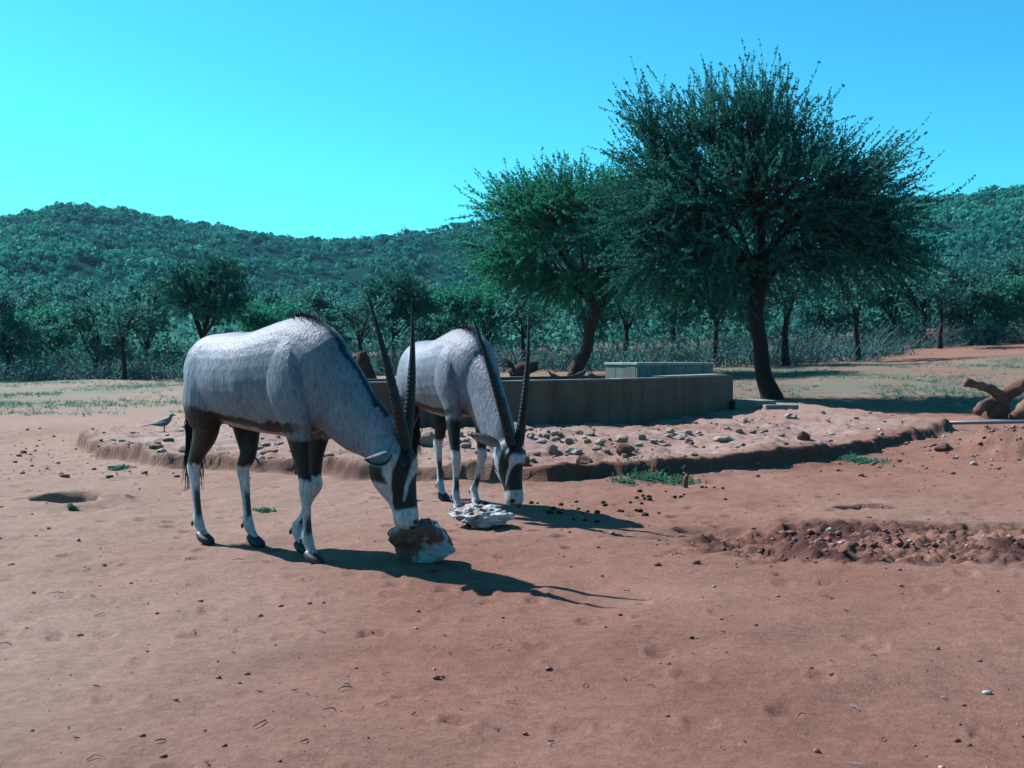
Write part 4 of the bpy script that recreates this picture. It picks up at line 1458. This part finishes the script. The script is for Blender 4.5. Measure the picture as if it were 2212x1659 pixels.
# ------------------------------------------------------------------ birds
def bird(loc, rz, s, bmat, label, cat='bird', slim=1.0):
    e = empty('bird', loc, rz)
    e.scale = (s, s, s)
    tag(e, label, cat)
    m = MB()
    P = spline(np.array([(-0.16, 0.085, 0.006), (-0.10, 0.092, 0.022), (-0.04, 0.10, 0.042), (0.02, 0.115, 0.048), (0.065, 0.145, 0.034), (0.085, 0.175, 0.021), (0.098, 0.195, 0.023), (0.118, 0.198, 0.016), (0.13, 0.195, 0.006)]), 26)
    m.tube(np.stack([P[:, 0], P[:, 0] * 0, P[:, 1]], 1), P[:, 2] * slim, 12)
    obj('body', m.mesh('body', bmat), e)
    m = MB(); m.tube([(-0.12, 0, 0.09), (-0.19, 0, 0.075), (-0.25, 0, 0.062)], [0.018, 0.022, 0.016], 8, True, 0.3)
    obj('tail', m.mesh('tail', bmat), e)
    m = MB(); m.tube([(0.128, 0, 0.196), (0.145, 0, 0.190), (0.158, 0, 0.184)], [0.006, 0.004, 0.001], 6)
    obj('beak', m.mesh('beak', M['horn']), e)
    for sgn in (-1, 1):
        m = MB()
        P = spline(np.array([(0.05, 0.034 * sgn, 0.125, 0.012), (0.0, 0.047 * sgn, 0.11, 0.026), (-0.07, 0.036 * sgn, 0.098, 0.020), (-0.15, 0.012 * sgn, 0.088, 0.006)]), 10)
        m.tube(P[:, :3], P[:, 3], 8, True, 0.4)
        obj('wing', m.mesh('wing', bmat), e)
        m = MB(); m.tube([(0.01, 0.016 * sgn, 0.075), (0.012, 0.018 * sgn, 0.03), (0.010, 0.018 * sgn, -0.006)], [0.006, 0.0035, 0.003], 5)
        m.tube([(-0.01, 0.018 * sgn, -0.002), (0.03, 0.020 * sgn, -0.002)], [0.003, 0.002], 5)
        obj('leg', m.mesh('leg', M['deadwood']), e)


b = on_ground(352, 934)
bird((b[0], b[1], b[2]), 0.12, 0.95, M['bird'], 'pale grey dove standing on the left end of the mound')
front_line = spline(np.array([(-2.3, 12.35), (-1.5, 12.72), (-0.08, 13.5), (1.16, 14.65), (2.4, 16.35), (3.38, 18.25)]), 200)


def rim_point(dx):
    a = 1106 + front_line[:, 0] / front_line[:, 1] * PX
    i = int(np.argmin(np.abs(a - dx)))
    i = min(i, 195)
    p = front_line[i]; t = front_line[i + 1] - p; t /= np.linalg.norm(t)
    q = p + 0.12 * np.array([-t[1], t[0]])
    return (q[0], q[1], ZT + 0.014)


bird(rim_point(1211), 2.9, 0.48, M['bird_dark'], 'small dark bird on the tank rim nearer the second oryx')
bird(rim_point(1274), 0.4, 0.62, M['bird_dark'], 'small bird standing tallest on the tank rim, left of the block box')
bird(rim_point(1292), 2.4, 0.52, M['bird_dark'], 'small brown bird on the tank rim close beside the block box')


# ------------------------------------------------------------------ salt licks
def lick(name, px_c, y_foot, wpx, hpx, seed, matl, label, squash, dep, jag=1.0):
    import bmesh
    from mathutils import noise as mn
    b = on_ground(px_c, y_foot)
    k = b[1] / PX
    bm = bmesh.new(); bmesh.ops.create_icosphere(bm, subdivisions=5, radius=1.0)
    r = np.random.default_rng(seed)
    off = Vector(r.uniform(-50, 50, 3))
    planes = rand_dirs(8, r); lim = r.uniform(0.6, 0.9, 8)
    for v in bm.verts:
        p = np.array(v.co)
        for j in range(8):
            q = p.dot(planes[j])
            if q > lim[j]: p = p - planes[j] * (q - lim[j]) * 0.85
        P = Vector(p)
        f = 1 + 0.30 * mn.noise(P * 1.5 + off) + jag * (0.16 * mn.noise(P * 3.6 + off) + 0.09 * mn.noise(P * 8 + off) + 0.04 * mn.noise(P * 17 + off))
        f -= 0.12 * max(0, mn.noise(P * 2.6 - off)) ** 0.5
        v.co = P * f
    me = bpy.data.meshes.new(name); bm.to_mesh(me); bm.free()
    V = np.array([v.co for v in me.vertices])
    lo, hi = V.min(0), V.max(0)
    V = (V - (lo + hi) / 2) / (hi - lo)
    V = V * np.array([wpx * k, dep, hpx * k * 1.12])
    V[:, 2] += hpx * k * 0.5 - 0.012
    me.vertices.foreach_set('co', V.astype(np.float32).ravel())
    me.materials.append(matl)
    me.polygons.foreach_set('use_smooth', [True] * len(me.polygons)); me.update()
    o = obj('salt_lick', me, None, (b[0], b[1] + dep * 0.45, H(b[0], b[1] + dep * 0.45)))
    tag(o, label, 'salt lick')
    return o


lick('red_lick', 906, 1220, 152, 95, 12, M['lick_red'], 'round reddish salt lick rock with white patches under the larger oryx muzzle', None, 0.26, 0.6)
lick('white_lick', 1038, 1146, 150, 52, 5, M['lick_white'], 'flat jagged white salt lick under the second oryx muzzle', None, 0.26, 1.9)


# ------------------------------------------------------------------ oryx
def ring_loft(mb, secs, seg=20, n=None, sidev=(0, 1.0, 0)):
    """secs: rows (x,y,z, half width across, half height along the second axis); the first axis is sideways (y)"""
    S = np.array(secs, float)
    S = spline(S, n or len(S) * 4)
    P = S[:, :3]
    T = np.gradient(P, axis=0); T /= np.linalg.norm(T, axis=1)[:, None] + 1e-9
    side = np.array(sidev) - T * (T @ np.array(sidev))[:, None]
    side /= np.linalg.norm(side, axis=1)[:, None] + 1e-9
    upv = np.cross(side, T)
    a = np.linspace(0, 2 * math.pi, seg, endpoint=False)
    V = P[:, None] + S[:, 3][:, None, None] * np.cos(a)[None, :, None] * side[:, None] + S[:, 4][:, None, None] * np.sin(a)[None, :, None] * upv[:, None]
    F = []
    m = len(P)
    for i in range(m - 1):
        for j in range(seg):
            k = (j + 1) % seg
            F.append((i * seg + j, (i + 1) * seg + j, (i + 1) * seg + k, i * seg + k))
    F.append(tuple(range(seg))); F.append(tuple(range((m - 1) * seg, m * seg))[::-1])
    mb.add(V.reshape(-1, 3), F)
    return P, S


def seg_nearest(V, P):
    """index parameter and distance from points V to polyline P"""
    best = np.full(len(V), 1e9); tt = np.zeros(len(V))
    for i in range(len(P) - 1):
        a, b = P[i], P[i + 1]
        e = b - a
        t = np.clip(((V - a) @ e) / (e @ e + 1e-12), 0, 1)
        d = np.linalg.norm(V - a - t[:, None] * e, axis=1)
        m = d < best
        best[m] = d[m]; tt[m] = i + t[m]
    return tt / (len(P) - 1), best


def build_oryx(loc, yaw, legs, head, label, seed):
    root = empty('oryx', (loc[0], loc[1], H(loc[0], loc[1])), yaw)
    tag(root, label, 'antelope')
    gz = root.location.z
    cs, sn = math.cos(yaw), math.sin(yaw)

    def gl(x, y):       # local ground height under a foot
        return H(loc[0] + cs * x - sn * y, loc[1] + sn * x + cs * y) - gz
    mb = MB()
    # trunk of the body: x, y, z, half width, half height
    ring_loft(mb, [(-0.285, 0, 0.855, 0.045, 0.075), (-0.262, 0, 0.865, 0.095, 0.145), (-0.205, 0, 0.885, 0.135, 0.198), (-0.12, 0, 0.900, 0.165, 0.238), (0.05, 0, 0.897, 0.205, 0.250),
                   (0.20, 0, 0.890, 0.222, 0.262), (0.34, 0, 0.890, 0.225, 0.276), (0.48, 0, 0.900, 0.208, 0.296), (0.60, 0, 0.905, 0.195, 0.308), (0.70, 0, 0.885, 0.172, 0.290),
                   (0.80, 0, 0.83, 0.140, 0.235), (0.88, 0, 0.78, 0.09, 0.15)], 28)
    # withers hump
    ring_loft(mb, [(0.30, 0, 1.08, 0.04, 0.05), (0.45, 0, 1.10, 0.075, 0.085), (0.60, 0, 1.115, 0.085, 0.105), (0.72, 0, 1.08, 0.085, 0.10), (0.84, 0, 1.00, 0.08, 0.09)], 16)
    hx, hz = head['poll']
    # neck
    neck = [(0.62, 0, 0.96, 0.135, 0.215), (0.75, 0, 0.90, 0.130, 0.220), (0.88, 0, 0.815 + (hz - .60) * 0.15, 0.112, 0.200), (1.00, 0, 0.72 + (hz - .60) * 0.4, 0.098, 0.170),
            (1.12, 0, hz + 0.055, 0.086, 0.140), (hx - 0.045, 0, hz - 0.015, 0.074, 0.108), (hx + 0.0, 0, hz - 0.05, 0.062, 0.085)]
    ring_loft(mb, neck, 20)
    # head: axis from poll to muzzle
    mx, mz = head['muzzle']
    A = np.array([hx + 0.005, 0, hz]); B = np.array([mx, 0, mz])
    ax = (B - A); HL = np.linalg.norm(ax); ax /= HL
    fr = np.array([-ax[2], 0, ax[0]])          # toward the forehead side
    if fr[0] < 0: fr = -fr
    ta_ = math.radians(head.get('turn', 0))
    fr = np.array([fr[0] * math.cos(ta_), fr[0] * math.sin(ta_), fr[2]])
    sd_ = np.array([-math.sin(ta_), math.cos(ta_), 0])

    def hp(s, t, y=0.0):
        return A + ax * HL * s + fr * t + sd_ * y
    secs = [(-0.03, 0.020, 0.048, 0.050), (0.06, 0.010, 0.070, 0.088), (0.18, -0.004, 0.078, 0.112), (0.32, -0.014, 0.076, 0.116), (0.46, -0.006, 0.066, 0.098), (0.60, 0.006, 0.056, 0.076),
            (0.74, 0.014, 0.053, 0.062), (0.86, 0.014, 0.057, 0.061), (0.95, 0.010, 0.053, 0.054), (1.0, 0.006, 0.034, 0.034)]
    hs = [(*hp(s, t), w, h) for s, t, w, h in secs]
    ring_loft(mb, hs, 18, 44, sd_)
    # brow bosses and jaw angle
    for sg in (-1, 1):
        ring_loft(mb, [(*hp(0.12, 0.05, 0.050 * sg), 0.012, 0.015), (*hp(0.22, 0.055, 0.060 * sg), 0.026, 0.026), (*hp(0.32, 0.045, 0.052 * sg), 0.012, 0.015)], 10)
    chains = []
    for L in legs:
        J = np.array(L['j'], float)        # rows: x, y, z, w, h from the top down
        g = gl(*L['hoof'])
        wgt = np.clip((0.45 - J[:, 2]) / 0.45, 0, 1)
        J[:, 2] += g * wgt
        P, S = ring_loft(mb, J, 14, len(J) * 5)
        chains.append((P, L, g))
        hx0, hy0 = L['hoof']
        L['g'] = g
    # shoulder blades and haunches standing proud of the barrel
    for sg, (L1, L2) in ((-1, (legs[0], legs[2])), (1, (legs[1], legs[3]))):
        f0 = np.array(L2['j'][1]); h0 = np.array(L1['j'][1])
        ring_loft(mb, [(0.60, 0.10 * sg, 1.12, 0.030, 0.060), (0.63, 0.145 * sg, 1.00, 0.047, 0.105), (0.66, 0.163 * sg, 0.86, 0.054, 0.125), (f0[0] * 0.5 + 0.345, 0.142 * sg, 0.74, 0.050, 0.110), (f0[0], f0[1] * 1.02, 0.63, 0.042, 0.075)], 14)
        ring_loft(mb, [(-0.06, 0.09 * sg, 1.07, 0.03, 0.07), (-0.08, 0.118 * sg, 0.98, 0.050, 0.105), (-0.07, 0.130 * sg, 0.86, 0.060, 0.130), (h0[0] * 0.6 - 0.04, 0.125 * sg, 0.74, 0.060, 0.135), (h0[0] - 0.02, h0[1], 0.64, 0.050, 0.10)], 14)
    tmp = bpy.data.objects.new('tmp_body', mb.mesh('tmp_body', None))
    COL.objects.link(tmp)
    md = tmp.modifiers.new('r', 'REMESH'); md.mode = 'VOXEL'; md.voxel_size = 0.0075; md.use_smooth_shade = True
    sm = tmp.modifiers.new('s', 'SMOOTH'); sm.factor = 0.5; sm.iterations = 5
    dg = bpy.context.evaluated_depsgraph_get()
    me = bpy.data.meshes.new_from_object(tmp.evaluated_get(dg))
    bpy.data.objects.remove(tmp)
    me.name = 'oryx_body'
    n = len(me.vertices)
    V = np.empty(n * 3, np.float32); me.vertices.foreach_get('co', V); V = V.reshape(-1, 3).astype(float)
    r = np.random.default_rng(seed)
    x, y, z = V.T
    nz = fbm(x * 14 + y * 9, z * 14 - y * 7, seed, 3) * 0.02 + fbm(x * 120 + y * 80, z * 45 - y * 50, seed + 7, 2) * 0.014
    # surface relief of muscle and ribs
    Nn = np.empty(n * 3, np.float32); me.vertices.foreach_get('normal', Nn); Nn = Nn.reshape(-1, 3)
    torso = sstep(0.60, 0.72, z) * sstep(-0.32, -0.2, x) * sstep(0.95, 0.8, x)
    rel = fbm(x * 4.0 + 3, z * 3.2 + x, seed + 3, 3) * 0.012 * torso
    rel += 0.0008 * np.sin((x * 0.9 + z * 0.35) * 75) * sstep(0.1, 0.2, x) * sstep(0.56, 0.45, x) * sstep(0.72, 0.8, z) * sstep(1.05, 0.95, z)
    V2 = V + Nn * rel[:, None]
    me.vertices.foreach_set('co', V2.astype(np.float32).ravel())
    # ---- coat colours
    GREY = np.array([0.142, 0.157, 0.186]); BLACK = np.array([0.0035, 0.0032, 0.0035]); WHITE = np.array([0.36, 0.37, 0.385]); TAN = np.array([0.088, 0.080, 0.076]); CREAM = np.array([0.27, 0.235, 0.215])
    C = np.tile(GREY, (n, 1))

    def paint(mask, col):
        nonlocal C
        mk = np.clip(mask, 0, 1)[:, None]
        C = C * (1 - mk) + col * mk
    # leg parameters
    neckP = np.array([q[:3] for q in neck]); headP = np.array([q[:3] for q in hs])
    tn, dn = seg_nearest(V, neckP)
    th, dh = seg_nearest(V, headP)
    is_head = (dh < 0.125) & (x > hx - 0.16)
    ld = []
    for P, L, g in chains:
        t, d = seg_nearest(V, P)
        ld.append((t, d))
    D = np.stack([d for t, d in ld], 1)
    li = D.argmin(1)
    is_leg = (D.min(1) < 0.085 + 0.06 * sstep(0.5, 0.62, z)) & (z < np.where(li < 2, 0.76, 0.66)) & ~is_head
    # back slightly browner, rump paler
    paint(sstep(1.06, 1.17, z) * sstep(0.75, 0.5, x) * 0.55, TAN)
    paint(sstep(0.018, 0.008, np.abs(y)) * sstep(0.98, 1.05, z) * sstep(0.4, 0.2, x), BLACK * 3)
    paint(sstep(-0.20, -0.28, x) * sstep(0.62, 0.75, z) * 0.7, WHITE)
    # belly: white under, black band along the lower flank
    zb = np.interp(x, [-0.25, -0.10, 0.05, 0.2, 0.34, 0.48, 0.6, 0.7, 0.85], [0.70, 0.670, 0.650, 0.632, 0.618, 0.608, 0.603, 0.61, 0.62])
    span = sstep(-0.16, -0.08, x) * sstep(0.80, 0.70, x)
    body_m = ~is_head & (z > 0.5)
    hgt = (z - zb + nz) * 1.15
    paint(span * sstep(0.050, 0.036, hgt) * body_m * (z < 0.75) * ((D.min(1) > 0.10) | (np.abs(y) < 0.05)), CREAM)
    paint(span * sstep(0.030, 0.044, hgt) * sstep(0.100, 0.088, hgt) * body_m, BLACK)
    # legs
    for i, (P, L, g) in enumerate(chains):
        t, d = ld[i]
        m = (li == i) & is_leg & (z < L['blk'][0] + 0.08)
        zz = z - g + nz
        paint(m * sstep(L['blk'][0] + 0.015, L['blk'][0] - 0.015, zz), BLACK)
        paint(m * sstep(L['blk'][1] + 0.012, L['blk'][1] - 0.012, zz), WHITE)
        # dark streak on the front of the cannon
        px = np.interp(z, P[::-1, 2], P[::-1, 0])
        paint(m * sstep(0.008, 0.017, x - px + nz * 0.3) * sstep(L['blk'][2] - 0.05, L['blk'][2] - 0.10, zz) * sstep(0.13, 0.17, zz) * 0.93, BLACK)
        # hoof
        paint(m * sstep(0.055, 0.045, zz), np.array([0.022, 0.02, 0.022]))
        # dark upper thigh patch
        if L['hind']:
            paint((np.abs(y - P[0][1]) < 0.17) * (np.sign(y) == np.sign(P[0][1])) * (D.min(1) < 0.17) * sstep(0.755, 0.70, z + 0.35 * (x + 0.1)) * sstep(0.58, 0.64, z) * sstep(-0.34, -0.24, x - 0.15 * (P[-1][0] + 0.13)) * sstep(0.09, 0.04, x - 0.5 * (P[-1][0] + 0.13)), BLACK * 1.4)
    # neck crest dark, throat line dark
    upn = np.zeros(n)
    nk = (x > 0.62) & ~is_leg
    cz = np.interp(x, neckP[:, 0], neckP[:, 2]); ch = np.interp(x, neckP[:, 0], [q[4] for q in neck])
    paint(nk * ~is_head * sstep(0.032, 0.014, np.abs(y) + nz) * (z > cz + ch * 0.5), BLACK * 2.5)
    paint(nk * ~is_head * sstep(0.022, 0.010, np.abs(y)) * (z < cz - ch * 0.5) * (x > 0.84), BLACK)
    # face
    rel_ = V - A
    s = (rel_ @ ax) / HL
    t = rel_ @ fr
    hh = np.interp(s, [q[0] for q in secs], [q[3] for q in secs]); tc_ = np.interp(s, [q[0] for q in secs], [q[1] for q in secs])
    tn_ = (t - tc_) / hh + nz * 2
    hm = is_head & (s > -0.02)
    paint(hm * sstep(0.08, 0.20, s + 0.05 * tn_), WHITE * 0.92)
    line = np.interp(s, [0.02, 0.2, 0.4, 0.6, 0.72], [0.62, 0.42, 0.12, -0.35, -0.70])
    paint(hm * sstep(0.40, 0.30, np.abs(tn_ - line)) * sstep(0.0, 0.05, s) * sstep(0.80, 0.74, s), BLACK)
    paint(hm * sstep(-0.08, 0.06, tn_ - np.interp(s, [0.30, 0.44, 0.60, 0.72], [1.05, 0.60, 0.20, -0.3])) * sstep(0.32, 0.38, s) * sstep(0.775, 0.745, s), BLACK)
    paint(hm * sstep(0.66, 0.70, s) * sstep(0.775, 0.745, s) * (tn_ > -0.85), BLACK)
    paint(hm * sstep(0.20, 0.13, s + 0.7 * np.abs(rel_ @ sd_) - 0.07) * sstep(0.35, 0.5, tn_), BLACK)
    paint(hm * sstep(0.14, 0.07, np.abs(s - 0.30 - 0.12 * (tn_ + 1))) * sstep(-0.42, -0.62, tn_), BLACK)
    paint(hm * sstep(0.955, 0.985, s) * (tn_ > -0.1) * 0.9, BLACK * 2)
    yl = np.abs(rel_ @ sd_)
    paint(hm * ((((s - 0.93) / 0.035) ** 2 + ((tn_ - 0.50) / 0.30) ** 2) < 1) * (yl > 0.014), BLACK * 2)
    at_ = me.attributes.new('coat', 'FLOAT_COLOR', 'POINT')
    at_.data.foreach_set('color', np.hstack([C, np.ones((n, 1))]).astype(np.float32).ravel())
    me.materials.clear(); me.materials.append(M['coat'])
    me.polygons.foreach_set('use_smooth', [True] * len(me.polygons))
    body = obj('body', me, root)
    # ---- hooves: cloven, two claws each
    for L in legs:
        hx0, hy0 = L['hoof']; g = L['g']
        for sg in (-1, 1):
            mm = MB()
            P = spline(np.array([(hx0 - 0.035, hy0 + 0.013 * sg, g + 0.050, 0.020), (hx0 - 0.005, hy0 + 0.017 * sg, g + 0.030, 0.023), (hx0 + 0.035, hy0 + 0.016 * sg, g + 0.016, 0.018), (hx0 + 0.062, hy0 + 0.010 * sg, g + 0.008, 0.006)]), 10)
            mm.tube(P[:, :3], P[:, 3], 10, True, 1.0)
            mm.v = [(a, b_, max(c, g - 0.004)) for a, b_, c in mm.v]
            obj('hoof', mm.mesh('hoof', M['hoof']), root)
            mm = MB()
            fx, fy, fz = L['fet']
            mm.tube([(fx + 0.004, fy + 0.012 * sg, fz + g + 0.002), (fx - 0.016, fy + 0.014 * sg, fz + g - 0.014), (fx - 0.020, fy + 0.014 * sg, fz + g - 0.030)], [0.012, 0.010, 0.004], 7)
            obj('dewclaw', mm.mesh('dewclaw', M['hoof']), root)
    # ---- horns
    for sg in (-1, 1):
        mm = MB()
        b0 = hp(0.035, 0.055, 0.036 * sg)
        tip = np.array(head['tips'][0 if sg < 0 else 1], float)
        mid = b0 * 0.5 + tip * 0.5 + np.array([head.get('bow', 0.02), 0.004 * sg, 0])
        nn = 150
        P = spline(np.array([b0 - (tip - b0) * 0.02, b0 * 0.75 + tip * 0.25 + np.array([head.get('bow', 0.02) * 0.75, 0.003 * sg, 0]), mid, b0 * 0.25 + tip * 0.75 + np.array([head.get('bow', 0.02) * 0.75, 0.003 * sg, 0]), tip]), nn)
        tt = np.linspace(0, 1, nn)
        rad = 0.0290 * (1 - tt) ** 0.85 + 0.0022
        rings = 0.0028 * np.abs(np.sin(tt * math.pi * 34)) ** 0.7 * sstep(0.62, 0.45, tt) * sstep(0.0, 0.04, tt)
        mm.tube(P, rad + rings - 0.001, 14)
        obj('horn', mm.mesh('horn', M['horn']), root)
    # ---- ears: cupped leaf shapes
    for sg in (-1, 1):
        o0 = hp(0.05, -0.015, 0.062 * sg)
        d = np.array(head['ears'][0 if sg < 0 else 1], float); d /= np.linalg.norm(d)
        wv = np.cross(d, np.array([0, sg * 1.0, 0.2])); wv /= np.linalg.norm(wv)
        nv = np.cross(d, wv)
        nu, nvv = 14, 9
        W = head.get('earw', 0.052) * np.sin(np.linspace(0.22, math.pi, nu)) ** 0.75
        vs, fs = [], []
        for layer, th_ in ((0, 0.0), (1, 0.006)):
            for i in range(nu):
                for j in range(nvv):
                    q = -1 + 2 * j / (nvv - 1)
                    p = o0 + d * (head.get('earl', 0.15) * i / (nu - 1)) + wv * W[i] * q * 0.85 + nv * (W[i] * (abs(q) ** 1.6) * 0.65 - th_)
                    vs.append(tuple(p))
        for layer in (0, 1):
            o_ = layer * nu * nvv
            for i in range(nu - 1):
                for j in range(nvv - 1):
                    f = (o_ + i * nvv + j, o_ + i * nvv + j + 1, o_ + (i + 1) * nvv + j + 1, o_ + (i + 1) * nvv + j)
                    fs.append(f if layer else f[::-1])
        for i in range(nu - 1):
            for j in (0, nvv - 1):
                fs.append((i * nvv + j, (i + 1) * nvv + j, nu * nvv + (i + 1) * nvv + j, nu * nvv + i * nvv + j))
        V_ = np.array(vs)
        fr_ = np.tile(np.repeat(np.linspace(0, 1, nu), nvv), 2); ed = np.tile(np.tile(np.abs(np.linspace(-1, 1, nvv)), nu), 2)
        cc = np.where(((ed > 0.8) | (fr_ > 0.86))[:, None], np.array([[0.02, 0.018, 0.018]]), np.array([[0.17, 0.155, 0.148]]))
        em = mesh_np('ear', V_, np.array(fs), [M['coat']], smooth=True, attrs=dict(coat=cc))
        obj('ear', em, root)
    # ---- eyes
    for sg in (-1, 1):
        mm = MB()
        c0 = hp(0.25, 0.040, 0.066 * sg)
        mm.tube([c0 - sd_ * 0.010 * sg, c0, c0 + sd_ * 0.010 * sg, c0 + sd_ * 0.014 * sg], [0.012, 0.0155, 0.011, 0.003], 12)
        obj('eye', mm.mesh('eye', M['eye']), root)
    # ---- mane: short upright hair along the crest
    crest = spline(np.array([(0.50, 1.208), (0.62, 1.216), (0.74, 1.165), (0.85, 1.055), (0.97, 0.925 + (hz - .6) * 0.3), (1.10, 0.78 + (hz - .6) * 0.7), (hx - 0.06, hz + 0.10)]), 60)
    Nh = 2600
    tt = r.uniform(0, 59, Nh); i0 = tt.astype(int); i1 = np.minimum(i0 + 1, 59); f_ = (tt - i0)[:, None]
    cp = crest[i0] * (1 - f_) + crest[i1] * f_
    tg = crest[i1] - crest[np.maximum(i0 - 1, 0)]; tg /= np.linalg.norm(tg, axis=1)[:, None]
    up_ = np.stack([-tg[:, 1], tg[:, 0]], 1)
    ym = r.normal(0, 0.016, Nh)
    b3 = np.stack([cp[:, 0] - up_[:, 0] * 0.022, ym, cp[:, 1] - up_[:, 1] * 0.022], 1)
    Lh = r.uniform(0.028, 0.050, Nh) * sstep(0, 10, tt)
    dv = np.stack([up_[:, 0] - 0.4 * tg[:, 0] * 0, ym * 8, up_[:, 1]], 1) + np.stack([-tg[:, 0], tg[:, 0] * 0, -tg[:, 1]], 1) * r.uniform(0.0, 0.7, (Nh, 1)) + r.normal(0, 0.15, (Nh, 3))
    P3 = np.stack([b3, b3 + dv * Lh[:, None] * 0.55, b3 + dv * Lh[:, None]], 1)
    Vm, Fm = prisms(P3, np.tile(np.array([[0.0026, 0.0020, 0.0006]]), (Nh, 1)))
    obj('mane', mesh_np('mane', Vm, Fm, [M['hair']]), root)
    # ---- tail: dock and black tuft
    td = head['tail']
    mm = MB()
    dock = spline(np.array([(-0.225, 0, 0.985), (-0.275, td * 0.3, 0.92), (-0.30, td * 0.7, 0.80), (-0.295, td, 0.68)]), 14)
    mm.tube(dock, np.linspace(0.030, 0.016, 14), 10)
    tl = obj('tail', mm.mesh('tail', M['coat']), root)
    ta = tl.data.attributes.new('coat', 'FLOAT_COLOR', 'POINT')
    nvt = len(tl.data.vertices)
    ta.data.foreach_set('color', np.tile(np.array([0.13, 0.12, 0.12, 1.0], np.float32), nvt))
    Nh = 900
    s0 = dock[r.integers(6, 14, Nh)] + r.normal(0, 0.008, (Nh, 3))
    Lh = r.uniform(0.25, 0.42, Nh)
    dv = np.array([0.03, 0, -1.0]) + r.normal(0, 0.055, (Nh, 3))
    P3 = np.stack([s0, s0 + dv * Lh[:, None] * 0.35 + r.normal(0, 0.008, (Nh, 3)), s0 + dv * Lh[:, None] * 0.7 + r.normal(0, 0.010, (Nh, 3)), s0 + dv * Lh[:, None]], 1)
    Vm, Fm = prisms(P3, np.tile(np.array([[0.003, 0.003, 0.0025, 0.0008]]), (Nh, 1)))
    obj('tuft', mesh_np('tuft', Vm, Fm, [M['hair']]), tl)
    return root


def hind_leg(hx, y, lift=0.0, hock=None):
    kx = (hx - 0.105) if hock is None else hock
    fx = hx - 0.055
    yt = 0.10 if y > 0 else -0.10
    j = [(-0.10, yt, 0.92, 0.055, 0.125), (-0.075 + 0.25 * (hx + 0.13), yt, 0.74, 0.064, 0.120), (-0.10 + 0.55 * (hx + 0.13), (yt + y) / 2, 0.62, 0.056, 0.095), (kx + 0.045, y, 0.50, 0.037, 0.058),
         (kx, y, 0.415, 0.030, 0.046), (kx + 0.012, y, 0.345, 0.0255, 0.036), (kx + 0.025, y, 0.25, 0.021, 0.0265), (fx - 0.012, y, 0.16, 0.0215, 0.027), (fx - 0.006, y, 0.115, 0.027, 0.033), (fx + 0.022, y, 0.070, 0.023, 0.026), (hx - 0.012, y, 0.035, 0.028, 0.032)]
    return dict(j=j, hoof=(hx, y), fet=(fx - 0.025, y, 0.118), blk=(0.70, 0.425, 0.36), hind=True)


def fore_leg(hx, y, knee=None):
    kx = (0.5 * (hx + 0.72) - 0.01) if knee is None else knee
    fx = hx - 0.045
    yt = 0.12 if y > 0 else -0.12
    ex = 0.66 + 0.35 * (hx - 0.66)
    j = [(0.66, yt, 0.86, 0.05, 0.12), (0.66 + 0.25 * (hx - 0.66), yt, 0.70, 0.055, 0.095), (ex, (yt + y) / 2, 0.60, 0.046, 0.066), ((ex + kx) / 2, y, 0.49, 0.035, 0.046), (kx, y, 0.405, 0.0305, 0.036), (kx + 0.004, y, 0.355, 0.032, 0.037),
         ((kx * 2 + fx) / 3, y, 0.285, 0.0225, 0.0265), ((kx + 2 * fx) / 3, y, 0.19, 0.0205, 0.024), (fx - 0.006, y, 0.125, 0.027, 0.032), (fx + 0.018, y, 0.075, 0.023, 0.026), (hx - 0.012, y, 0.035, 0.029, 0.033)]
    return dict(j=j, hoof=(hx, y), fet=(fx - 0.022, y, 0.122), blk=(0.605, 0.41, 0.30), hind=False)


# larger oryx, licking the red rock
build_oryx((-1.526, 6.44), math.radians(-40),
           [hind_leg(-0.145, -0.055), hind_leg(0.145, 0.060), fore_leg(0.825, -0.115), fore_leg(0.505, 0.085)],
           dict(poll=(1.255, 0.600), muzzle=(1.335, 0.205), tips=[(1.215, -0.135, 1.340), (1.235, 0.150, 1.295)], bow=0.02,
                ears=[(-0.15, -0.85, -0.22), (-0.6, 0.75, 0.0)], tail=-0.03, turn=46),
           'larger grey oryx with black flank stripe licking the reddish rock', 3)
# second oryx, facing the camera more
build_oryx((-0.604, 8.50), math.radians(-62),
           [hind_leg(-0.08, -0.11), hind_leg(0.12, 0.075), fore_leg(0.80, -0.13), fore_leg(0.56, 0.12)],
           dict(poll=(1.235, 0.500), muzzle=(1.30, 0.105), tips=[(1.16, -0.235, 1.345), (1.20, 0.165, 1.335)], bow=0.03,
                ears=[(-0.55, -0.85, 0.35), (-0.5, 0.75, 0.42)], tail=0.02, turn=18, earl=0.20, earw=0.04),
           'smaller oryx seen half from the front licking the flat white salt block', 8)


# ------------------------------------------------------------------ air
def build_haze():
    m = MB()
    m.box(-1000, 1000, -80, 1000, -8, 110)
    mt = bpy.data.materials.new('pale_air')
    mt.use_nodes = True
    nt = mt.node_tree
    nt.nodes.remove(nt.nodes['Principled BSDF'])
    v = nt.nodes.new('ShaderNodeVolumePrincipled')
    v.inputs['Color'].default_value = (0.30, 0.75, 1.0, 1)
    v.inputs['Density'].default_value = 0.00010
    v.inputs['Anisotropy'].default_value = 0.2
    nt.links.new(v.outputs[0], nt.nodes['Material Output'].inputs['Volume'])
    tag(obj('haze', m.mesh('haze', mt, False)), 'thin bluish air between here and the hills', 'haze', kind='stuff')


build_haze()
